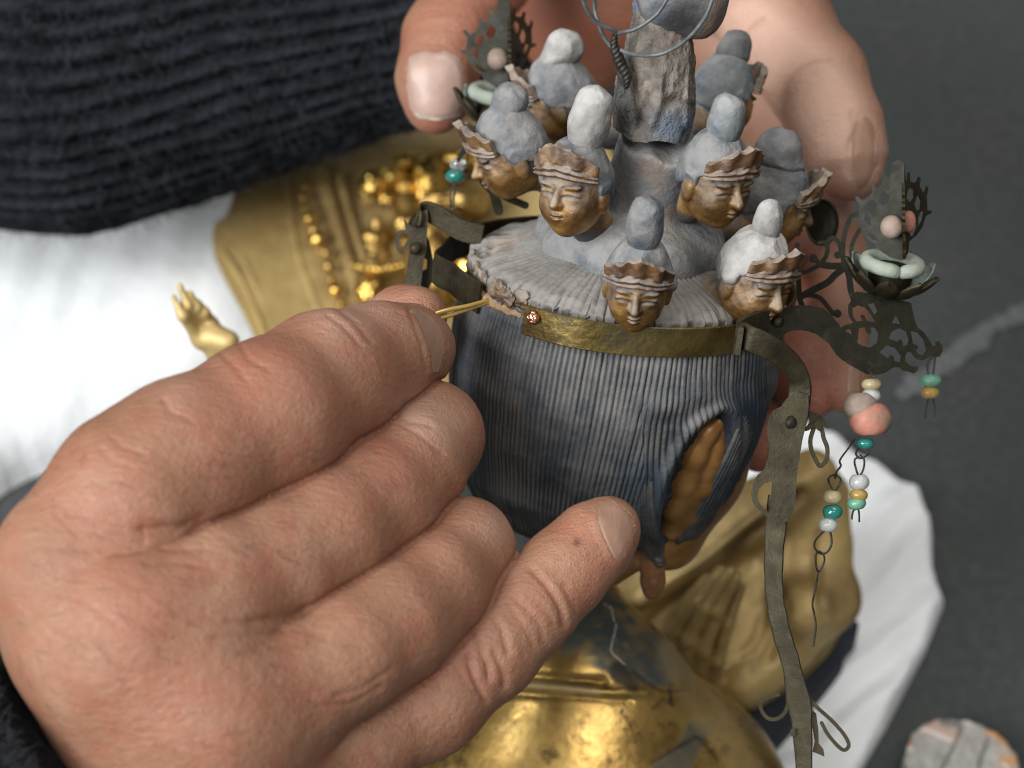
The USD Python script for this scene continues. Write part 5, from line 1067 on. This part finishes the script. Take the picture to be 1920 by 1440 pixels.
# sleeves: ribbed knit with loose fibres
def sleeve(axis, rad, nrib, seed, ref, amp, cuff=None):
    A = spline(PP(axis), 24); R = np.interp(np.linspace(0, 1, len(A)), np.linspace(0, 1, len(rad)), [mm(r, a[2]) for r, a in zip(rad, axis)])
    ln = np.r_[0, np.cumsum(np.linalg.norm(np.diff(A, axis=0), axis=1))]
    m = int(ln[-1] / 0.42); L = np.linspace(0, ln[-1], m); C = np.stack([np.interp(L, ln, A[:, k]) for k in range(3)], 1); R = np.interp(L, ln, R)
    n = nrib * 12; th = np.arange(n) / n * 2 * np.pi; T = np.gradient(C, axis=0); T /= np.linalg.norm(T, axis=1, keepdims=True)
    e1 = np.cross(np.broadcast_to(np.array(ref, float), T.shape), T); e1 /= np.linalg.norm(e1, axis=1, keepdims=True); e2 = np.cross(T, e1)
    TH, LL = np.meshgrid(th, L, indexing='xy'); q = np.stack([np.cos(TH) * 6, np.sin(TH) * 6, LL * 0.09], -1)
    w = noise(q * [1, 1, 1.0], 0.45, seed, 3) * 0.55
    fold = noise(np.stack([np.cos(TH) * 2, np.sin(TH) * 2, LL * 0.02], -1), 1.0, seed + 3, 3) * amp
    ph = TH * nrib / (2 * np.pi) + w * 1.3
    st = LL / 2.1 + 0.3 * np.sign(np.sin(np.pi * ph * 2))
    rib = np.abs(np.sin(np.pi * ph)) ** 0.8 * 2.7 * (0.6 + 0.9 * (noise(q, 0.9, seed + 7, 3) + 0.5)) + 0.32 * np.abs(np.sin(np.pi * (st + 0.35 * np.abs(np.sin(np.pi * ph))))) + 0.9 * noise(np.stack([np.cos(TH) * R[:, None], np.sin(TH) * R[:, None], LL], -1), 0.55, seed + 9, 3)
    rr = R[:, None] + fold + rib
    v = (C[:, None, :] + (rr * np.cos(TH))[..., None] * e1[:, None, :] + (rr * np.sin(TH))[..., None] * e2[:, None, :])
    i, k = np.meshgrid(np.arange(m - 1), np.arange(n), indexing='ij'); i, k = i.ravel(), k.ravel(); l = (k + 1) % n
    f = tri(np.stack([i * n + k, i * n + l, (i + 1) * n + l, (i + 1) * n + k], 1)); v = np.vstack([v.reshape(-1, 3), C[:1], C[-1:]]); N0 = m * n
    f = np.vstack([f, [(N0, (x + 1) % n, x) for x in range(n)], [(N0 + 1, (m - 1) * n + x, (m - 1) * n + (x + 1) % n) for x in range(n)]])
    cr = np.r_[(np.abs(np.sin(np.pi * ph)) ** 3 * np.clip(0.5 + 2.0 * noise(q, 1.3, seed + 11, 3), 0, 1)).ravel(), 0, 0]
    return fixw(v, f) + (cr,)
def fuzz(path, vf, count, length, width, seed, parent_base):
    v, f = vf[:2]; n = normals(v, f); rng = np.random.default_rng(seed); q = proj(v)
    ok = np.nonzero((np.einsum('ij,ij->i', n, -v) / np.linalg.norm(v, axis=1) > -0.35) & (q[:, 0] > -60) & (q[:, 0] < 1200) & (q[:, 1] > -60) & (q[:, 1] < 1500))[0]
    s = rng.choice(ok, count); p0 = v[s]; d = n[s] * 0.55 + rng.normal(0, 0.75, (count, 3)); d /= np.linalg.norm(d, axis=1, keepdims=True); ln = length * (0.4 + 1.0 * rng.random(count))[:, None]
    b = rng.normal(0, 0.5, (count, 3)); pts = np.stack([p0 - n[s] * 0.3, p0 + d * ln * 0.35 + b * ln * 0.1, p0 + d * ln * 0.7 + b * ln * 0.35, p0 + d * ln * 0.85 + b * ln * 0.75], 1).reshape(-1, 3)
    c = UsdGeom.BasisCurves.Define(stage, path); c.CreateTypeAttr('linear'); c.CreatePointsAttr(Vt.Vec3fArray.FromNumpy((world(pts) - parent_base).astype(np.float32)))
    c.CreateCurveVertexCountsAttr(Vt.IntArray.FromNumpy(np.full(count, 4, np.int32))); c.CreateWidthsAttr(Vt.FloatArray.FromNumpy(np.tile(np.array([1.0, .9, .7, .3]) * width * 0.001, count).astype(np.float32))); c.SetWidthsInterpolation('vertex')
    UsdShade.MaterialBindingAPI.Apply(c.GetPrim()).Bind(UsdShade.Material.Get(stage, '/World/Looks/wool_fibre')); c.GetPrim().SetCustomDataByKey('kind', 'stuff')
s1 = sleeve([(-420, 40, 505, 280), (-60, 95, 508, 290), (120, 112, 510, 304), (420, 52, 512, 266), (700, 8, 512, 218), (900, -20, 510, 190), (1020, -40, 508, 165)], [280, 290, 304, 266, 218, 190, 165], 46, 91, (0, 1, 0.2), 3.0)
p1 = person.part('sweater_sleeve', s1[:2], 'wool', attrs=dict(crest=s1[2]), label='black ribbed knit sleeve across the upper left'); fuzz(p1 + '/wool_fibres', s1, 7000, 3.2, 0.11, 5, person.base)
s2 = sleeve([(-420, 2080, 346, 300), (-60, 1700, 343, 285), (110, 1510, 342, 272), (185, 1428, 341, 258)], [300, 285, 272, 250], 34, 95, (0.2, 0.3, 1), 1.2)
p2 = person.part('sweater_sleeve', s2[:2], 'wool', attrs=dict(crest=s2[2] * 0.5), label='black knit cuff in the lower left corner'); fuzz(p2 + '/wool_fibres', s2, 4000, 2.6, 0.10, 6, person.base)

# ---------------------------------------------------------------- the gilded statue the head belongs to, lying behind
statue = Thing('gilded_statue', 'gilded statue body with rounded shoulder and folded praying hands below the detached head', 'statue', base=floor_pt(1250, 1500, 24))
def build_shoulder():
    b = [(1090, 1560, 440, 400), (1000, 1700, 440, 420), (1120, 1330, 440, 190), (1180, 1420, 446, 250)]
    def fn(p):
        d = smin(ball(p, P(1080, 1575, 446), (mm(375, 446), mm(325, 446), 26), None), ball(p, P(1100, 1330, 440), (mm(205, 440), mm(200, 440), 15)), 9)
        d = smin(d, ball(p, P(1240, 1560, 452), (mm(250, 452), mm(290, 452), 22)), 8)
        d = smin(d, cone(p, P(1080, 1130, 446), P(1075, 1240, 440), 8.5, 11), 7)
        return d
    v, f = sculpt(fn, b, 0.6, 4); n = normals(v, f)
    ridge = [(930, 1282), (985, 1283), (1060, 1290), (1140, 1300), (1210, 1300)]
    d = 0.7 * stroke(v, ridge, 9, n) - 0.8 * stroke(v, [(980, 1268), (1060, 1275), (1130, 1280)], 8, n) - 0.5 * stroke(v, [(940, 1298), (1060, 1305), (1180, 1312)], 6, n)
    crack = [(1130, 1132), (1145, 1140), (1152, 1165), (1155, 1175), (1150, 1195), (1146, 1220), (1155, 1232), (1190, 1258), (1215, 1280)]
    dcr = [(1190, 1260), (1215, 1280), (1235, 1293), (1256, 1298), (1300, 1292)]; c2 = [(1256, 1280), (1258, 1312)]; c3 = [(1227, 1428), (1260, 1408), (1305, 1382), (1330, 1390)]
    d += 1.0 * noise(v, 0.045, 101, 3) - 0.4 * stroke(v, dcr, 3.5, n) - 0.3 * stroke(v, c3, 4, n)
    v = v + n * d[:, None]; n = normals(v, f); q = proj(v)
    edge = noise(v, 0.16, 102, 4) * 2.2
    zone = stroke(v, [(1000, 1160), (1110, 1175), (1180, 1215), (1240, 1245)], 62, n, -0.5)
    blue = np.clip(sm(zone + edge * 0.55, 0.25, 0.75), 0, 1) * (q[:, 1] < 1290) * np.clip(0.85 + 1.6 * noise(v, 0.5, 105, 4), 0.3, 1)
    blue = np.maximum(blue, sm(stroke(v, [(1310, 1375), (1280, 1420), (1240, 1450)], 30, n) + edge * .5, 0.35, 0.7) * 0.8)
    dark = np.clip(stroke(v, dcr, 3.2, n) + stroke(v, c2, 3, n) + stroke(v, c3, 3.5, n) + stroke(v, [(1010, 1283), (1060, 1282), (1110, 1287)], 4.5, n) + 0.9 * sm(stroke(v, [(1160, 1262), (1190, 1290)], 22, n) + edge * .6, .45, .8) + stroke(v, [(1255, 1315), (1262, 1322)], 5, n) + stroke(v, [(1165, 1330), (1182, 1362)], 1.6, n) + sum(stroke(v, [p], 2.5, n) for p in ((1160, 1407), (1334, 1389), (1095, 1395), (1190, 1390), (1096, 1424), (1040, 1300))), 0, 1)
    pale = np.clip(stroke(v, [(985, 1282), (1060, 1291), (1120, 1298)], 7, n) + sm(stroke(v, [(1260, 1230), (1330, 1330), (1400, 1440)], 46, n) + edge * .3, .3, .8) * 0.35, 0, 1)
    return (v, f), dict(blue=blue, dark=dark, white=np.clip(stroke(v, crack, 2.2, n), 0, 0), pale=pale)
vf, at = build_shoulder(); statue.part('shoulder', vf, 'aged_gold', attrs=at, label='gilded shoulder with a dark blue stain and a long crack')
def build_robe():
    b = [(1400, 1250, 490, 150), (1430, 1100, 490, 260), (1250, 1150, 490, 180), (1500, 990, 490, 140), (1150, 1080, 480, 120)]
    def fn(p):
        d = ball(p, P(1430, 1140, 500), (mm(152, 500), mm(165, 500), 16)); d = smin(d, ball(p, P(1310, 1180, 500), (mm(150, 500), mm(165, 500), 15)), 6)
        d = smin(d, chain(p, [(1150, 1090, 486, 60), (1290, 1040, 486, 62), (1420, 960, 482, 55), (1520, 890, 482, 50)], 4), 5)
        d = smin(d, ball(p, P(1365, 1215, 494), (mm(138, 496), mm(112, 496), 13)), 6)
        d = smin(d, ball(p, P(1505, 1140, 482), (mm(66, 482), mm(60, 482), 9)), 3)
        d = smin(d, cone(p, P(1505, 930, 489), P(1490, 1080, 490), 7.5, 9), 4)
        d = smin(d, cone(p, P(1560, 930, 486), P(1572, 1130, 486), 3.2, 3.6), 6); d = smin(d, cone(p, P(1572, 1130, 486), P(1400, 1290, 484), 3.4, 3.6), 6)
        return d
    v, f = sculpt(fn, b, 0.75, 5); n = normals(v, f); d = 2.2 * noise(v * [1, 1, 0.6], 0.06, 111, 3)
    for l, w, a in [([(1180, 1190), (1290, 1110), (1400, 1010), (1500, 930)], 12, -3.0), ([(1200, 1120), (1330, 1040), (1430, 960)], 10, 1.6), ([(1440, 1230), (1470, 1140), (1440, 1060), (1470, 1000)], 12, -1.4), ([(1360, 1270), (1420, 1200), (1440, 1130)], 10, -1.2), ([(1290, 1310), (1340, 1270), (1400, 1230)], 9, 1.4), ([(1540, 1000), (1535, 1080), (1550, 1160)], 8, -1.2), ([(1330, 1300), (1345, 1250), (1350, 1200)], 8, 1.2)]: d += a * stroke(v, l, w, n)
    v = v + n * d[:, None]; n = normals(v, f)
    dark = np.clip(0.8 * stroke(v, [(1180, 1190), (1290, 1110), (1400, 1010), (1500, 930)], 20, n) + 0.6 * sm(noise(v, 0.07, 113, 4), 0.05, 0.2), 0, 1)
    return (v, f), dict(dark=dark)
SF = Front(vf)
cr = spline(np.array([(1132, 1132), (1145, 1140), (1152, 1165), (1155, 1175), (1150, 1195), (1146, 1220), (1155, 1232), (1172, 1246)]), 6); random.seed(4)
statue.part('paint_crack', tube(np.array([P(x + random.uniform(-1, 1), y, SF(x, y) + 0.02) for x, y in cr]), 0.085, 5), 'white_cloth', smooth=True)
vf, at = build_robe(); statue.part('robe', vf, 'dull_gold', attrs=at, label='gilded folds of robe over the knees')
def build_praying():
    F_ = [[(1250, 1290, 474, 20), (1262, 1185, 468, 15), (1300, 1130, 465, 13), (1352, 1068, 463, 10)], [(1275, 1290, 474, 20), (1290, 1200, 466, 15), (1322, 1140, 463, 13), (1370, 1070, 461, 10)], [(1300, 1300, 474, 20), (1318, 1220, 467, 15), (1345, 1150, 464, 13), (1382, 1080, 462, 10)], [(1325, 1305, 475, 20), (1345, 1240, 469, 14), (1365, 1170, 466, 12), (1390, 1100, 464, 9)]]
    def fn(p):
        d = None
        for q in F_:
            x = chain(p, q, 1.0); d = x if d is None else smin(d, x, 0.5)
            d = smin(d, chain(p, [(a - 26, b + 16, c + 6, r) for a, b, c, r in q], 1.0), 0.4)
        return smin(d, chain(p, [(1240, 1330, 480, 50), (1310, 1340, 480, 50)], 3), 4)
    return sculpt(fn, sum(F_, []) + [(1240, 1330, 482, 60)], 0.42, 4)
statue.part('praying_hands', build_praying(), 'dull_gold', smooth=True, label='small gilded hands pressed together')
def build_raised():
    fg = [[(x0, y0, 450, 11), ((x0 + x1) / 2 - 3, (y0 + y1) / 2, 446, 9.5), (x1, y1, 445, 5.5)] for (x0, y0), (x1, y1) in zip([(366, 628), (374, 613), (387, 606), (400, 606)], [(326, 557), (337, 535), (356, 548), (372, 566)])]
    fg = [[(x, y, d + 1.0 * i, r) for x, y, d, r in q] for i, q in enumerate(fg)]
    pm = [(378, 640, 451, 17), (402, 632, 451, 21), (428, 641, 450, 17), (408, 660, 452, 16)]
    def fn(p):
        d = None
        for q in fg: x = chain(p, q, 1.0); d = x if d is None else smin(d, x, 0.35)
        d = smin(d, chain(p, pm, 2.0), 1.8)
        return smin(d, chain(p, [(404, 662, 453, 15), (410, 700, 457, 17), (432, 800, 468, 24), (520, 980, 486, 30)], 3), 2.0)
    return sculpt(fn, sum(fg, []) + pm + [(405, 690, 456, 24), (430, 800, 468, 28), (520, 980, 486, 30)], 0.36, 2)
statue.part('raised_hand', build_raised(), 'dull_gold', smooth=True, label='small gilded open hand raised at left against the white cloth', attrs=None)

panel = Thing('gilded_relief', 'gilded carved panel with bead strings and ornaments, blurred behind the hands at left', 'carving', base=floor_pt(640, 720, 22))
tl = lambda x, y: 556 - (y - 300) * 0.075 + (x - 600) * 0.012
def board():
    pg = Polygon(spline(np.array([(470, 200), (432, 385), (402, 420), (400, 470), (412, 505), (440, 560), (480, 640), (540, 800), (1100, 800), (1100, 200), (470, 200)]), 5)).buffer(0)
    v, f = plate(pg, lambda x, y: tl(x, y), 11.0)
    return v, f
panel.part('board', board(), 'dull_gold', smooth=25)
def rod(line, r, d, m='dull_gold', name='fold'):
    q = spline(np.array(line, float), 10); panel.part(name, tube(np.array([P(x, y, tl(x, y) - d) for x, y in q]), mm(r, 550) * (0.9 + 0.15 * np.sin(np.arange(len(q)) * 0.5)), 10), m, smooth=True)
rod([(418, 470), (470, 560), (520, 690)], 6, 5.5); rod([(455, 480), (500, 590), (545, 700)], 7, 5); rod([(540, 340), (560, 480), (620, 640)], 9, 5.5); rod([(600, 320), (640, 450), (690, 620)], 16, 7); rod([(635, 330), (665, 430), (720, 600)], 8, 9)
rng = np.random.default_rng(12)
for x, y, r in [(572, 350, 8), (570, 370, 8), (574, 392, 9), (580, 410, 13), (588, 432, 9), (594, 448, 14), (600, 470, 9), (612, 474, 10), (617, 500, 11), (622, 525, 9), (630, 545, 13), (640, 570, 10), (645, 592, 9), (650, 612, 8)]:
    panel.part('bead', blob(P(x, y, tl(x, y) - 11), mm(r, 545), None, 3, 0.12, int(x)), 'aged_gold' if r < 12 else 'bright_gold', smooth=True)
def lump(x, y, r, m, sx=1.0, sy=1.0, d=14, name='ornament', w=0.35):
    panel.part(name, blob(P(x, y, tl(x, y) - d), mm(r, 545) * np.array([sx, sy, 0.8]), None, 4, w, int(x + y)), m, smooth=True)
for a in [(700, 345, 26, 'bright_gold', 1, 1.1), (735, 330, 24, 'bright_gold'), (760, 352, 16, 'bright_gold'), (692, 375, 13, 'aged_gold'), (725, 372, 12, 'bright_gold'), (805, 345, 40, 'bright_gold', .8, 1.2), (860, 305, 45, 'bright_gold', 1.3, .6), (770, 420, 24, 'aged_gold'), (700, 500, 20, 'aged_gold'), (690, 550, 26, 'bright_gold', .9, 1.2), (850, 380, 50, 'aged_gold', 1.4, .6), (820, 480, 60, 'aged_gold', 1.0, 1.5), (875, 520, 40, 'bright_gold', 1, 1.0), (880, 650, 40, 'aged_gold', .6, 2.0)]: lump(*a)
def lotus_finial():
    c = P(706, 440, 538); up = unit(EU); ex = EX; fr = np.array([ex, np.cross(up, ex), up]); k = 538 / FPX
    return revolve([(0.01, 34 * k), (9 * k, 32 * k), (12 * k, 22 * k), (8 * k, 14 * k), (20 * k, 10 * k), (30 * k, 0), (24 * k, -12 * k), (26 * k, -20 * k), (40 * k, -34 * k), (36 * k, -48 * k), (20 * k, -58 * k), (44 * k, -74 * k), (50 * k, -86 * k), (0.01, -90 * k)], c, fr, 36, lambda t: 1 + 0.06 * np.cos(8 * t))
panel.part('finial', lotus_finial(), 'aged_gold', smooth=True)
for i in range(9): lump(664 + i * 11, 497 + 8 * math.sin(i * 0.39), 7, 'bright_gold', d=18, name='bead', w=.1)
rod([(745, 330), (790, 470), (770, 640)], 30, 10, 'aged_gold'); rod([(850, 300), (790, 300), (740, 310)], 22, 12, 'bright_gold'); rod([(880, 430), (800, 420), (760, 470)], 24, 13, 'aged_gold')
twig = Thing('small_hook', 'tiny dark metal hook standing on the white cloth behind the knuckles', 'hook', base=P(172, 812, 470))
twig.part('wire', tube(spline(PP([(178, 830, 470), (176, 812, 470), (172, 800, 470), (170, 792, 470)]), 5), mm(4.5, 470), 7), 'dark_wire', smooth=True)
twig.part('wire', tube(spline(PP([(164, 814, 470), (168, 810, 470), (176, 808, 470)]), 5), mm(4, 470), 7), 'dark_wire', smooth=True)
